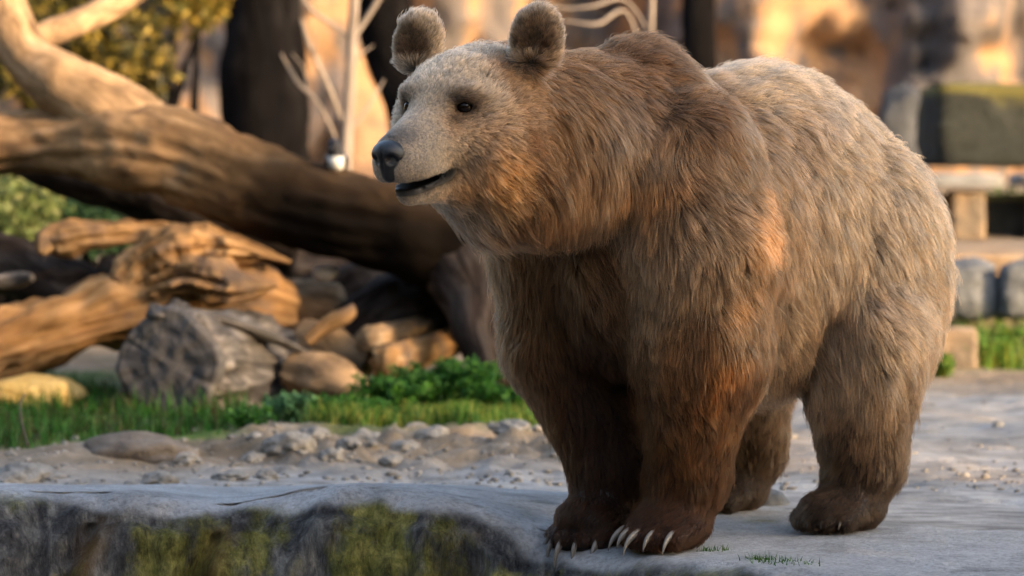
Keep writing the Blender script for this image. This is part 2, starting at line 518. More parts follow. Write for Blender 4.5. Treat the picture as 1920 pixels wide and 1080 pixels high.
def ledge_mat():
    m, nt, ps = mat_new('ledge_stone')
    v = tex_coords(nt)
    n1 = noise_node(nt, v, 6, 8, .65, .3)
    top = ramp_node(nt, [(.3, (.44, .44, .45)), (.55, (.56, .56, .57)), (.75, (.68, .68, .69))]); nt.links.new(n1, top.inputs[0])
    st_ = noise_node(nt, v, 3.1, 6, .7, .5)
    sr_ = ramp_node(nt, [(.34, (.55, .53, .50)), (.50, (1, 1, 1))]); nt.links.new(st_, sr_.inputs[0])
    gt_ = noise_node(nt, v, 70, 4, .7)
    gr_ = ramp_node(nt, [(.32, (.6, .6, .6)), (.55, (1.05, 1.05, 1.05))]); nt.links.new(gt_, gr_.inputs[0])
    topc = mixc(nt, .85, mixc(nt, .8, top.outputs[0], sr_.outputs[0], 'MULTIPLY'), gr_.outputs[0], 'MULTIPLY')
    vs = tex_coords(nt, 'Object', (1, 1, .28))
    n2 = noise_node(nt, vs, 15, 8, .7, .5)
    face = ramp_node(nt, [(.30, (.016, .017, .020)), (.46, (.065, .066, .07)), (.58, (.155, .152, .145)), (.72, (.33, .32, .29))]); nt.links.new(n2, face.inputs[0])
    n3 = noise_node(nt, tex_coords(nt, 'Object', (1, 1, .55)), 2.9, 6, .65)
    mm = ramp_node(nt, [(.51, (0, 0, 0)), (.585, (1, 1, 1))]); nt.links.new(n3, mm.inputs[0])
    n4 = noise_node(nt, v, 12, 6, .7)
    moss = ramp_node(nt, [(.3, (.035, .042, .014)), (.5, (.14, .14, .035)), (.72, (.34, .31, .10))]); nt.links.new(n4, moss.inputs[0])
    f2 = mixc(nt, mm.outputs[0], face.outputs[0], moss.outputs[0])
    fn_ = noise_node(nt, tex_coords(nt, 'Object', (1, 1, .4)), 42, 6, .75, .4)
    fr_ = ramp_node(nt, [(.34, (.22, .22, .24)), (.5, (.95, .95, .95)), (.66, (1.6, 1.6, 1.55))]); nt.links.new(fn_, fr_.inputs[0])
    f2 = mixc(nt, .85, f2, fr_.outputs[0], 'MULTIPLY')
    a = nt.nodes.new('ShaderNodeAttribute'); a.attribute_name = 'col'
    sep = nt.nodes.new('ShaderNodeSeparateColor'); nt.links.new(a.outputs['Color'], sep.inputs[0])
    f2 = mixc(nt, sep.outputs[1], f2, (.16, .085, .018))
    c = mixc(nt, sep.outputs[0], topc, f2)
    nt.links.new(c, ps.inputs['Base Color'])
    ps.inputs['Roughness'].default_value = .85
    ps.inputs['Specular IOR Level'].default_value = .2
    h = noise_node(nt, vs, 26, 8, .75)
    bump(nt, ps, h, 1.0, .035)
    return m
ledge = grid_mesh('stone_ledge', LV[:, ::-1], ledge_mat())
fw = np.broadcast_to(np.array([{'top': 0., 'lip': .35, 'face': 1.}[k] for _, _, k in prof])[None], LV.shape[:2]).copy()
depth_ = np.broadcast_to(np.array([-d for _, d, _ in prof])[None], fw.shape)
crevw = np.clip(crev_r * sstep(depth_, .02, .06) * (.55 + .9 * fbm(LV, 8, 3, 33)), 0, 1)
fw = np.clip(sstep(depth_ + .045 * fbm(LV, 7, 4, 31), .010, .042), 0, 1)
set_col(ledge, np.stack([fw, crevw, fw], -1)[:, ::-1].reshape(-1, 3))
tag(ledge, 'pale stone ledge with mossy streaked face under the bear\'s front paws', 'ledge')

# ================================================================== cliff
def cliff():
    X = np.linspace(-14, 16, 330); Zc = np.linspace(-.5, 4.6, 90)
    XX, ZZ = np.meshgrid(X, Zc, indexing='xy')
    p = np.stack([XX, 0 * XX, ZZ * .33], -1)
    rid = 1 - np.abs(fbm(p, .55, 3, 41)) * 2
    y = 16.0 - 1.5 * rid - .9 * fbm(p * np.array([1, 1, 1.6]), 1.3, 4, 43) - .75 * np.abs(fbm(np.stack([XX, 0 * XX, ZZ * .8], -1), 2.2, 4, 45, .6))
    y = y + ZZ * .22
    m, nt, ps = mat_new('cliff_rock')
    v = tex_coords(nt, 'Object', (1, 1, .55))
    n = noise_node(nt, v, 1.5, 7, .62, .4)
    r = ramp_node(nt, [(.36, (.05, .046, .05)), (.47, (.13, .11, .105)), (.54, (.31, .18, .095)), (.72, (.47, .295, .165))]); nt.links.new(n, r.inputs[0])
    n2 = noise_node(nt, tex_coords(nt, 'Object', (1, 1, .3)), .8, 4, .6)
    r2 = ramp_node(nt, [(.38, (.55, .56, .62)), (.52, (1, 1, 1))]); nt.links.new(n2, r2.inputs[0])
    c = mixc(nt, .9, r.outputs[0], r2.outputs[0], 'MULTIPLY')
    nt.links.new(c, ps.inputs['Base Color']); ps.inputs['Roughness'].default_value = .9
    bump(nt, ps, noise_node(nt, v, 8, 8, .7), .7, .1)
    o = grid_mesh('cliff', np.stack([XX, y, ZZ], -1), m)
    tag(o, 'tall ribbed sandstone rock face across the back of the enclosure', 'cliff')
    return o
cliff()

# ================================================================== dead wood
M['log_tan'] = wood_mat('weathered_tan_wood', [(.28, (.05, .03, .018)), (.42, (.19, .125, .07)), (.58, (.33, .22, .125)), (.75, (.40, .30, .20))], 5, 14, patch=(.115, .075, .05), patch_at=(.52, .68))
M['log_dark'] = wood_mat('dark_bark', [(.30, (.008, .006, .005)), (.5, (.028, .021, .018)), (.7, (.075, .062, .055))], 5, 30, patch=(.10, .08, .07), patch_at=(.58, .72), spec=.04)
M['log_grey'] = wood_mat('grey_weathered_wood', [(.30, (.02, .018, .017)), (.5, (.085, .076, .070)), (.7, (.22, .20, .19))], 5, 34)
M['log_gold'] = wood_mat('split_golden_wood', [(.28, (.11, .055, .022)), (.45, (.21, .115, .048)), (.62, (.35, .21, .10)), (.78, (.47, .325, .18))], 3, 40, patch=(.12, .08, .055), patch_at=(.52, .64), patch_scale=4.5)
M['log_main'] = wood_mat('weathered_tan_wood_with_painted_shade', [(.28, (.05, .03, .018)), (.42, (.17, .105, .055)), (.58, (.29, .185, .10)), (.75, (.38, .28, .185))], 5, 13, patch=(.115, .075, .05), patch_at=(.50, .66), dark=(.006, .0045, .0035), spec=.02)  # the dark mix paints shade onto the trunk
def A3(px, py, y): return np.array(at(px, py, y))

tree = empty('fallen_tree', at(500, 420, 4.0))
org = np.array(tree.location)
tag(tree, 'long forked tan tree trunk lying across the dead wood behind the bear', 'fallen tree')
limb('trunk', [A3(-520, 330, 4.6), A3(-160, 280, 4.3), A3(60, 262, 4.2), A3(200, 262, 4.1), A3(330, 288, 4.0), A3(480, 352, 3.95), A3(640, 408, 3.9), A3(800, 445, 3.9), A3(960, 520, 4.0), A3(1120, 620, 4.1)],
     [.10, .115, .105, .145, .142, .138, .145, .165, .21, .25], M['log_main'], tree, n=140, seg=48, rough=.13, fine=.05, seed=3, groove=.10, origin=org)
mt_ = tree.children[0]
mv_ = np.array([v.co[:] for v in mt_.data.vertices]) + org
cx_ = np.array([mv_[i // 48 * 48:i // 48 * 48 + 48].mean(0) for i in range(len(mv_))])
shd_ = sstep(mv_[:, 0] + .25 * fbm(mv_, 3, 3, 8), -1.35, -.80) * (.80 + .20 * (1 - sstep((mv_ - cx_)[:, 2], .02, .14)))  # shade of the thick end and underside, painted into the wood colour
set_col(mt_, np.stack([shd_] * 3, -1))
limb('branch', [A3(330, 270, 4.05), A3(225, 215, 4.1), A3(120, 160, 4.15), A3(50, 110, 4.2), A3(15, 30, 4.25), A3(-10, -70, 4.3)], [.09, .12, .125, .10, .085, .08], M['log_tan'], tree, n=60, seg=26, seed=5, rough=.12, origin=org)
limb('branch', [A3(35, 90, 4.2), A3(95, 62, 4.3), A3(170, 32, 4.5), A3(240, -8, 4.7), A3(330, -60, 4.9)], [.05, .05, .05, .045, .035], M['log_tan'], tree, n=40, seg=18, seed=6, origin=org)
limb('root', [A3(860, 470, 3.9), A3(900, 560, 3.75), A3(905, 640, 3.6), A3(930, 720, 3.5)], [.17, .13, .10, .06], M['log_dark'], tree, n=40, seg=22, seed=7, rough=.2, origin=org)

lg = limb('dark_log', [A3(-60, 230, 4.9), A3(110, 318, 4.7), A3(240, 352, 4.6), A3(380, 412, 4.5), A3(560, 470, 4.5)], [.08, .085, .10, .105, .10], M['log_dark'], n=60, seg=24, seed=9)
tag(lg, 'dark grey log passing underneath the long tan trunk', 'log')
lg = limb('dark_log', [A3(-90, 470, 4.4), A3(40, 500, 4.2), A3(130, 545, 4.1), A3(230, 570, 4.0)], [.10, .11, .10, .07], M['log_dark'], n=40, seg=22, seed=10, rough=.2)
tag(lg, 'short dark log lying left of the hollow golden stump', 'log')

# hollow split stump, golden where the sun reaches it
st = empty('split_stump', at(300, 560, 3.9))
org = np.array(st.location)
tag(st, 'hollow splintered golden stump with pointed ends below the long trunk', 'stump')
limb('trunk', [A3(-400, 720, 3.5), A3(-120, 700, 3.7), A3(0, 655, 3.75), A3(130, 615, 3.8), A3(270, 580, 3.85), A3(420, 570, 3.9), A3(540, 590, 4.0)], [.07, .10, .105, .11, .13, .14, .09], M['log_gold'], st, n=90, seg=44, seed=11, groove=.26, rough=.24, fine=.08, origin=org)
limb('splinter', [A3(230, 560, 3.85), A3(270, 500, 3.85), A3(340, 470, 3.85), A3(430, 462, 3.85), A3(545, 492, 3.8)], [.07, .12, .125, .085, .008], M['log_gold'], st, n=80, seg=44, seed=12, groove=.34, rough=.42, fine=.16, flat=.6, lump=5, origin=org)
limb('splinter', [A3(300, 540, 3.8), A3(370, 520, 3.75), A3(450, 540, 3.7), A3(520, 536, 3.65)], [.08, .12, .085, .008], M['log_gold'], st, n=70, seg=44, seed=13, groove=.34, rough=.42, fine=.16, flat=.5, lump=5, origin=org)
limb('splinter', [A3(75, 475, 3.85), A3(100, 450, 3.9), A3(190, 440, 3.9), A3(290, 436, 3.95), A3(380, 446, 4.0)], [.012, .045, .045, .04, .05], M['log_gold'], st, n=60, seg=32, seed=14, groove=.3, rough=.4, fine=.12, lump=6, origin=org)
limb('splinter', [A3(205, 490, 3.95), A3(215, 520, 3.9), A3(235, 560, 3.85)], [.05, .07, .05], M['log_dark'], st, n=26, seg=16, seed=15, groove=.22, rough=.25, origin=org)

# sawn grey log, end towards the camera
cl = empty('sawn_log', at(330, 780, 3.35))
org = np.array(cl.location)
tag(cl, 'thick grey sawn log with its dark cut end facing the camera', 'log')
e0, e1 = A3(318, 683, 3.25), A3(560, 705, 4.25)
ax = unit(e1 - e0)
limb('trunk', [e0, e0 + (e1 - e0) * .33, e0 + (e1 - e0) * .66, e1], [.193, .185, .17, .15], M['log_grey'], cl, n=60, seg=48, seed=17, groove=.14, rough=.14, fine=.05, cap=True, origin=org)
def cut_face(c, axis, r, parent, org, seed):
    n0 = np.cross(axis, [0, 0, 1.0]); n0 /= np.linalg.norm(n0); n1 = np.cross(n0, axis)
    nr, ns = 26, 96
    rr = np.linspace(0, 1, nr)[:, None]; th = np.linspace(0, 2 * np.pi, ns, endpoint=False)[None]
    g = np.random.default_rng(seed)
    crack = np.zeros((1, ns))
    for k in range(5):
        t0, w_ = g.uniform(0, 2 * np.pi), g.uniform(.025, .05)
        dd = np.abs((th - t0 + np.pi) % (2 * np.pi) - np.pi)
        crack = crack + np.exp(-(dd / w_) ** 2) * g.uniform(.4, 1)
    ed = 1 + .13 * np.stack([vnoise(np.stack([np.cos(th) * 1.6, np.sin(th) * 1.6, 0 * th], -1) + seed)], 0)[0]
    dep = -crack * .012 * np.clip(rr * 1.6 - .2, 0, 1) - .016 * fbm(np.stack([rr * np.cos(th) * 3, rr * np.sin(th) * 3, 0 * rr * th], -1) + seed, 1.0, 3, 2) - .006 * vnoise(np.stack([rr * np.cos(th) * 6, rr * np.sin(th) * 6, 0 * rr * th], -1) + seed) - .03 * sstep(rr, .93, 1.0)
    V = c + (n0 * (np.cos(th) * rr)[..., None] + n1 * (np.sin(th) * rr)[..., None]) * (r * ed)[..., None] - axis * dep[..., None] * -1 * -1
    V = V - axis * .028
    m, nt, ps = mat_new('cut_end_grain')
    uvn = tex_coords(nt, 'UV', (60, 1.2, 1))
    a_ = noise_node(nt, uvn, 1.0, 3, .6, .1)
    b_ = noise_node(nt, tex_coords(nt, 'UV', (2.0, 9, 1)), 1.0, 5, .7)
    q_ = mixc(nt, .6, a_, b_)
    r_ = ramp_node(nt, [(.32, (.016, .015, .017)), (.5, (.05, .047, .048)), (.64, (.11, .10, .095)), (.74, (.19, .165, .14))])
    nt.links.new(q_, r_.inputs[0]); nt.links.new(r_.outputs[0], ps.inputs['Base Color'])
    ps.inputs['Roughness'].default_value = .9
    bump(nt, ps, a_, .7, .006)
    o = grid_mesh('cut_end', V - org, m, parent, wrap=True)
    uvv = np.stack(np.broadcast_arrays(rr * r, th), -1).reshape(-1, 2)
    li = np.empty(len(o.data.loops), dtype=np.int32); o.data.loops.foreach_get('vertex_index', li)
    o.data.uv_layers.new(name='UVMap').data.foreach_set('uv', uvv[li].astype(np.float32).ravel())
    return o
cut_face(e0, ax, .196, cl, org, 4)

pl = limb('wood_slab', [A3(285, 590, 3.25), A3(380, 592, 3.4), A3(480, 622, 3.5), A3(580, 664, 3.6)], [.035, .06, .055, .02], M['log_grey'], n=40, seg=16, seed=19, rough=.15, flat=.38)
tag(pl, 'thin grey slab of split wood resting on the sawn log', 'wood slab')
spec = [('dark_log', [(600, 655, 4.0), (700, 610, 4.1), (820, 570, 4.2), (930, 545, 4.3)], [.06, .12, .14, .14], 'log_dark', 'dark log leaning behind the small cut branches', 'log'),
        ('dark_log', [(560, 580, 4.4), (660, 560, 4.4), (780, 540, 4.5), (900, 520, 4.6)], [.10, .12, .12, .12], 'log_dark', 'dark log in the shade beneath the trunk\'s thick end', 'log'),
        ('dark_log', [(420, 470, 5.0), (540, 492, 5.0), (640, 505, 5.0), (780, 530, 5.0)], [.10, .14, .15, .13], 'log_dark', 'added dark log standing in for the shade behind the small white stone', 'log'),  # log added to stand for the shade in this gap
        ('cut_branch', [(722, 684, 3.45), (760, 668, 3.7), (850, 640, 4.1)], [.052, .05, .045], 'log_gold', 'small cut branch with round pale end beside the ferns', 'branch'),
        ('cut_branch', [(690, 640, 3.6), (740, 628, 3.9), (830, 600, 4.2)], [.04, .04, .035], 'log_tan', 'small cut branch lying just above the pale round one', 'branch'),
        ('wood_chunk', [(540, 690, 3.6), (600, 712, 3.55), (660, 728, 3.5), (700, 722, 3.5)], [.05, .085, .07, .02], 'log_tan', 'brown wood chunk lying flat right of the sawn log', 'wood chunk'),
        ('wood_chunk', [(560, 640, 3.9), (620, 668, 3.85), (690, 690, 3.8)], [.07, .085, .05], 'log_tan', 'brown wedge of wood between sawn log and cut branches', 'wood chunk'),
        ('broken_branch', [(575, 640, 3.7), (610, 610, 3.7), (650, 590, 3.7), (660, 575, 3.75)], [.02, .026, .026, .012], 'log_gold', 'thin broken yellow branch poking up from the wood pile', 'branch'),
        ('wood_chunk', [(500, 560, 4.2), (560, 575, 4.15), (640, 570, 4.1)], [.09, .09, .05], 'log_tan', 'olive brown chunk of wood under the white stone', 'wood chunk'),
        ('broken_branch', [(-20, 530, 3.8), (30, 525, 3.8), (60, 520, 3.75)], [.02, .024, .012], 'log_grey', 'pale broken stick at the far end of the wood pile', 'branch')]
for i, (nm, pts, rad, mt, lab, cat) in enumerate(spec):
    o = limb(nm, [A3(*p) for p in pts], rad, M[mt], n=44, seg=30, seed=30 + i, groove=.2, rough=.16, fine=.06)
    tag(o, lab, cat, 'pieces of the dead wood pile')

# ================================================================== stones
M['pale_rock'] = rock_mat('pale_limestone', [(.3, (.14, .125, .108)), (.5, (.27, .245, .215)), (.7, (.40, .37, .335))], 6)
M['sand_rock'] = rock_mat('warm_sandstone', [(.3, (.17, .115, .07)), (.5, (.29, .205, .13)), (.7, (.40, .31, .21))], 5, patch=(.15, .12, .09), patch_scale=3.0)
M['yellow_rock'] = rock_mat('yellow_sandstone', [(.3, (.36, .22, .06)), (.5, (.55, .36, .11)), (.7, (.66, .48, .20))], 5)
M['blue_rock'] = rock_mat('blue_grey_rock', [(.3, (.05, .055, .062)), (.5, (.12, .128, .14)), (.7, (.22, .23, .245))], 4)
M['moss_rock'] = None
M['shade_rock'] = rock_mat('blue_grey_rock_shaded', [(.3, (.02, .022, .026)), (.5, (.05, .054, .062)), (.7, (.10, .105, .115))], 3)  # blue grey rock darkened in its colour to stand for shade
def moss_top_mat():
    m, nt, ps = mat_new('dark_rock_with_moss')
    v = tex_coords(nt)
    n = noise_node(nt, v, 5, 7, .65)
    r = ramp_node(nt, [(.3, (.005, .007, .005)), (.55, (.014, .017, .013)), (.75, (.05, .055, .05))]); nt.links.new(n, r.inputs[0])
    ge = nt.nodes.new('ShaderNodeNewGeometry'); sp = nt.nodes.new('ShaderNodeSeparateXYZ'); nt.links.new(ge.outputs['Normal'], sp.inputs[0])
    ad = nt.nodes.new('ShaderNodeMath'); ad.operation = 'ADD'; ad.use_clamp = False
    n2 = noise_node(nt, v, 3, 4, .6)
    mu = nt.nodes.new('ShaderNodeMath'); mu.operation = 'MULTIPLY'; mu.inputs[1].default_value = .7
    nt.links.new(sp.outputs[2], mu.inputs[0]); nt.links.new(mu.outputs[0], ad.inputs[0]); nt.links.new(n2, ad.inputs[1])
    spz = nt.nodes.new('ShaderNodeSeparateXYZ'); nt.links.new(v, spz.inputs[0])
    ma_ = nt.nodes.new('ShaderNodeMath'); ma_.operation = 'MULTIPLY_ADD'; ma_.inputs[1].default_value = 1.5
    nt.links.new(spz.outputs[2], ma_.inputs[0]); nt.links.new(ad.outputs[0], ma_.inputs[2])
    mr = ramp_node(nt, [(.70, (0, 0, 0)), (.88, (1, 1, 1))]); nt.links.new(ma_.outputs[0], mr.inputs[0])
    c = mixc(nt, mr.outputs[0], r.outputs[0], (.085, .075, .012))
    nt.links.new(c, ps.inputs['Base Color']); ps.inputs['Roughness'].default_value = .9
    bump(nt, ps, noise_node(nt, v, 22, 8, .7), .8, .04)
    return m
M['moss_rock'] = moss_top_mat()
def stone_at(name, px, py, y, w_px, h_px, mat, lab, cat='stone', seed=0, group=None, deep=1.0, **kw):
    sc_ = (y - CAMY) / FPX
    o = rock(name, at(px, py, y), (w_px * sc_ / 2, w_px * sc_ / 2 * deep, h_px * sc_ / 2), M[mat], seed=seed, **kw)
    return tag(o, lab, cat, group)
stone_at('boulder', 1835, 235, 9.2, 250, 185, 'moss_rock', 'big dark boulder with mossy olive top behind the low parapet', 'boulder', 3, rough=.14, box=.9, rotz=.12)
stone_at('boulder', 1815, 545, 5.75, 120, 130, 'blue_rock', 'blue grey rounded boulder below the sandy terrace, next to the bear\'s rump', 'boulder', 5, rough=.2, box=.5)
stone_at('boulder', 1925, 545, 5.7, 130, 125, 'blue_rock', 'blue grey boulder at the right edge below the sandy terrace', 'boulder', 6, rough=.2, box=.5)
stone_at('stone_block', 1788, 668, 4.85, 104, 130, 'sand_rock', 'squarish sandstone block beside the bear\'s hind leg', 'stone', 8, rough=.12, box=.85)
stone_at('flat_stone', 66, 738, 3.5, 180, 72, 'yellow_rock', 'flat yellow sunlit stone in the grass below the golden stump', 'stone', 9, rough=.2, box=.3)
stone_at('white_stone', 610, 512, 3.95, 52, 32, 'pale_rock', 'small white stone in the dark gap below the trunk', 'stone', 10, sub=3)
stone_at('round_stone', 1428, 950, 1.0, 110, 74, 'blue_rock', 'smooth dark grey stone between the bear\'s front and hind legs', 'stone', 12, rough=.08, box=.2)
stone_at('boulder', 1695, 250, 12.5, 110, 190, 'shade_rock', 'upright blue grey rock left of the mossy boulder', 'boulder', 14, rough=.25, box=.4)
# terrace slab, parapet
ter = rock('sandy_terrace', at(1900, 490, 6.6), (.75, .8, .07), M['sand_rock'], 21, rough=.10, box=.9)
tag(ter, 'warm sandy stone terrace above the blue grey boulders', 'terrace')
par = empty('parapet', at(1850, 400, 8.0))
org = np.array(par.location)
tag(par, 'low stone parapet with grey coping on the right', 'parapet')
def block(name, lo_, hi_, mat, parent, org, bev=.012):
    bm = bmesh.new(); bmesh.ops.create_cube(bm, size=1)
    c = (np.array(lo_) + np.array(hi_)) / 2; s = np.array(hi_) - np.array(lo_)
    for v in bm.verts: v.co = Vector(np.array(v.co) * s + c - org)
    bmesh.ops.bevel(bm, geom=bm.edges[:], offset=bev, segments=2, affect='EDGES')
    me = bpy.data.meshes.new(name); bm.to_mesh(me); bm.free(); me.materials.append(mat)
    return link(bpy.data.objects.new(name, me), parent)
pz0, pz1 = at(1850, 437, 8.0).z - .05, at(1850, 352, 8.0).z
M['grey_stone'] = rock_mat('grey_coping_stone', [(.3, (.13, .135, .14)), (.5, (.22, .225, .23)), (.7, (.31, .31, .31))], 7)
def rough_block(name, lo_, hi_, mat, seed):
    lo_, hi_ = np.array(lo_), np.array(hi_)
    o = rock(name, tuple((lo_ + hi_) / 2 - org), tuple((hi_ - lo_) / 2 * 1.12), mat, seed=seed, rough=.05, box=.97, parent=par)
    return o
for k_, (a_, b_) in enumerate(((1400, 1645), (1648, 1893), (1896, 2150), (2153, 2400))):
    rough_block('coping', (at(a_, 0, 8).x, 7.88, pz1 + .003), (at(b_, 0, 8).x, 8.3, pz1 + .065), M['grey_stone'], 500 + k_)
for k_, a_ in enumerate((1480, 1630, 1782, 1935, 2090, 2240)):
    rough_block('pier', (at(a_, 0, 8).x, 7.96, pz0), (at(a_ + 72, 0, 8).x, 8.2, pz1), M['sand_rock'] if k_ != 3 else M['grey_stone'], 520 + k_)
rough_block('infill', (at(1400, 0, 8).x, 8.16, pz0 - .1), (at(2400, 0, 8).x, 8.32, pz1 - .02), M['moss_rock'], 540)

# rubble on the bank
rb = [(300, 880, 1.45, 66, 34), (545, 858, 1.95, 92, 60), (690, 832, 2.3, 70, 50), (620, 872, 1.8, 44, 34), (500, 890, 1.5, 40, 26), (430, 893, 1.45, 60, 26), (760, 850, 2.1, 60, 40), (810, 830, 2.35, 64, 44), (860, 862, 2.0, 56, 30),
      (735, 880, 1.75, 46, 24), (900, 840, 2.3, 60, 32), (960, 850, 2.2, 70, 36), (1010, 838, 2.4, 60, 34), (590, 838, 2.2, 54, 40), (655, 858, 2.0, 42, 34), (250, 900, 1.3, 40, 22), (140, 892, 1.35, 44, 24), (60, 870, 1.5, 120, 60), (20, 880, 1.4, 60, 40), (940, 878, 1.8, 40, 20),
      (470, 862, 1.9, 44, 28), (350, 862, 1.8, 50, 30), (780, 815, 2.6, 54, 30)]
for i, (px, py, y, w_, h_) in enumerate(rb):
    sc_ = (y - CAMY) / FPX
    X_ = at(px, py, y).x
    z_ = float(ground_z(np.array([X_]), np.array([y]))[0])
    o = rock('rubble_stone', (X_, y, z_ + h_ * sc_ * .02), (w_ * sc_ / 2, w_ * sc_ / 2, h_ * sc_ / 2), M['pale_rock'], seed=50 + i, sub=4, rough=.55, box=.12, rotz=i * 1.3)
    tag(o, 'pale rough rubble stone lying on the dirt bank between ledge and grass', 'stone', 'rubble stones on the dirt bank')
dm = rock('dirt_clod', at(255, 848, 1.95), (.16, .15, .055), rock_mat('brown_dirt', [(.3, (.09, .07, .055)), (.6, (.19, .155, .125)), (.75, (.28, .24, .2))], 8), seed=77, rough=.3, box=.1)
tag(dm, 'broad brown mound of dirt in front of the sawn log', 'dirt mound')
# fine gravel, too small to count
g = np.random.default_rng(5)
n = 900
gx_ = g.uniform(-1.5, 1.6, n); gy_ = np.abs(g.normal(0, .75, n)) + 1.2 + .2 * g.random(n)
gz_ = ground_z(gx_, gy_)
v0, f0 = ico(1)
sz = np.exp(g.normal(-4.9, .45, n))
V = (v0[None] * g.uniform(.6, 1.3, (n, len(v0), 1)) * sz[:, None, None] * np.array([1, 1, .7])) + np.stack([gx_, gy_, gz_], -1)[:, None]
F = (np.arange(n)[:, None, None] * len(v0) + f0[None]).reshape(-1, 3)
gr = mesh_obj('gravel', V.reshape(-1, 3), F, M['pale_rock'], smooth=False)
tag(gr, 'loose pale gravel scattered over the soil', 'gravel', kind='stuff')

# ================================================================== plants
M['leaf'] = attr_mat('leaf_green', .55, .35)
def pick_cols(n, base, var, seed):
    g = np.random.default_rng(seed)
    b = np.array(base)
    c = b[g.integers(0, len(b), n)]
    return np.clip(c * g.uniform(1 - var, 1 + var, (n, 1)), .003, 1)
def patch(name, n, box, hmin, hmax, base, lab, seed, width=.005, lean=.5, thresh=.35):
    g = np.random.default_rng(seed)
    x = g.uniform(box[0], box[1], n * 3); y = g.uniform(box[2], box[3], n * 3)
    w_ = green_w(x, y)
    nz_ = fbm(np.stack([x, y, 0 * x], -1), 3.5, 3, 60)
    k = (w_ * (.72 + 1.5 * nz_) > thresh + .3 * g.random(len(x)))
    x, y, nz_ = x[k][:n], y[k][:n], nz_[k][:n]
    b = np.stack([x, y, ground_z(x, y) - .003], -1)
    h = g.uniform(hmin, hmax, len(x)) * np.clip(1 + 1.3 * nz_, .4, 2)
    o = blades(name, b, h, pick_cols(len(x), base, .35, seed), M['leaf'], width, lean, seed)
    return tag(o, lab, 'grass', kind='stuff')
GRN = [(.018, .075, .010), (.030, .115, .015), (.055, .155, .020), (.10, .18, .028)]
YEL = [(.16, .19, .025), (.10, .16, .02), (.22, .22, .05)]
patch('grass', 5000, (-2.3, -.72, 2.1, 4.0), 0.03, .085, GRN[:2] + [(.05, .05, .015)], 'dark green grass below the golden stump and sawn log', 71, .004)
patch('grass', 6500, (-.75, .6, 2.45, 3.7), .03, .07, GRN + YEL, 'bright green and yellow turf behind the rubble bank', 72, .004)
patch('grass', 1200, (1.4, 2.4, 4.6, 6.0), .06, .14, GRN + YEL[:2], 'green weeds round the sandstone block', 73, .006)
# feathery plants: each a clump of stems with fine leaves
def feathery(px, y, h, spread, nst, seed, lab, base=GRN):
    X_ = at(px, 800, y).x
    z0 = float(ground_z(np.array([X_]), np.array([y]))[0])
    root = empty('fern_plant', (X_, y, z0))
    tag(root, lab, 'plant', 'feathery green plants by the wood pile')
    g = np.random.default_rng(seed)
    az = g.uniform(0, 2 * np.pi, nst); ln = g.uniform(.3, 1, nst) * spread; hh_ = h * g.uniform(.6, 1.0, nst)
    cen, stem_v, stem_f = [], [], []
    for a_, l_, q_ in zip(az, ln, hh_):
        ts = np.linspace(.25, 1, 26)
        pth = np.stack([np.cos(a_) * l_ * ts ** 1.6, np.sin(a_) * l_ * ts ** 1.6, q_ * (ts - .30 * ts ** 3)], 1)
        for t_, p_ in zip(ts, pth):
            cen.append(p_ + g.normal(0, .016 * (1.25 - t_), (5, 3)))
        st_ = np.concatenate([[[0, 0, 0]], pth[::5]])
        i0 = len(stem_v)
        sdv = np.array([-math.sin(a_), math.cos(a_), 0]) * .0018
        for p_ in st_: stem_v += [p_ - sdv, p_ + sdv]
        for k in range(len(st_) - 1): stem_f.append((i0 + 2 * k, i0 + 2 * k + 1, i0 + 2 * k + 3, i0 + 2 * k + 2))
    cen = np.concatenate(cen)
    leaves('foliage', cen, .020, pick_cols(len(cen), base, .4, seed), M['leaf'], seed, root, .45)
    s_ = mesh_obj('stem', np.array(stem_v), stem_f, M['leaf'], root)
    set_col(s_, np.tile([[.05, .10, .02]], (len(stem_v), 1)))
    return root
fe = [(745, 3.15, .16, .17, 26, 'bushy feathery plant in front of the small cut branches'), (815, 3.2, .19, .18, 30, 'tallest feathery plant midway between branches and bear'), (880, 3.3, .22, .17, 30, 'feathery plant close beside the bear\'s front leg'),
      (940, 3.1, .14, .14, 22, 'low feathery plant half hidden behind the bear\'s leg'), (545, 2.75, .13, .10, 18, 'pale feathery plant in front of the sawn log\'s far end'), (620, 2.9, .10, .12, 20, 'small feathery plant left of the bushy ones'), (470, 2.6, .07, .09, 14, 'tiny feathery plant at the foot of the sawn log'), (690, 2.85, .08, .11, 18, 'low spreading feathery plant at the edge of the bank')]
for i, (px, y, h, sp_, ns_, lab) in enumerate(fe):
    feathery(px, y, h, sp_, ns_, 80 + i, lab, GRN[:3] if i != 4 else [(.09, .20, .09), (.06, .15, .06)])
for i, (px, y, h, lab) in enumerate([(1765, 4.5, .10, 'yellow green weed in front of the sandstone block'), (1880, 5.0, .20, 'green weed with upright leaves at the right edge'), (1845, 4.9, .13, 'low green weed between sandstone block and boulders')]):
    feathery(px, y, h, .10, 20, 95 + i, lab, GRN[2:] + YEL[:1])
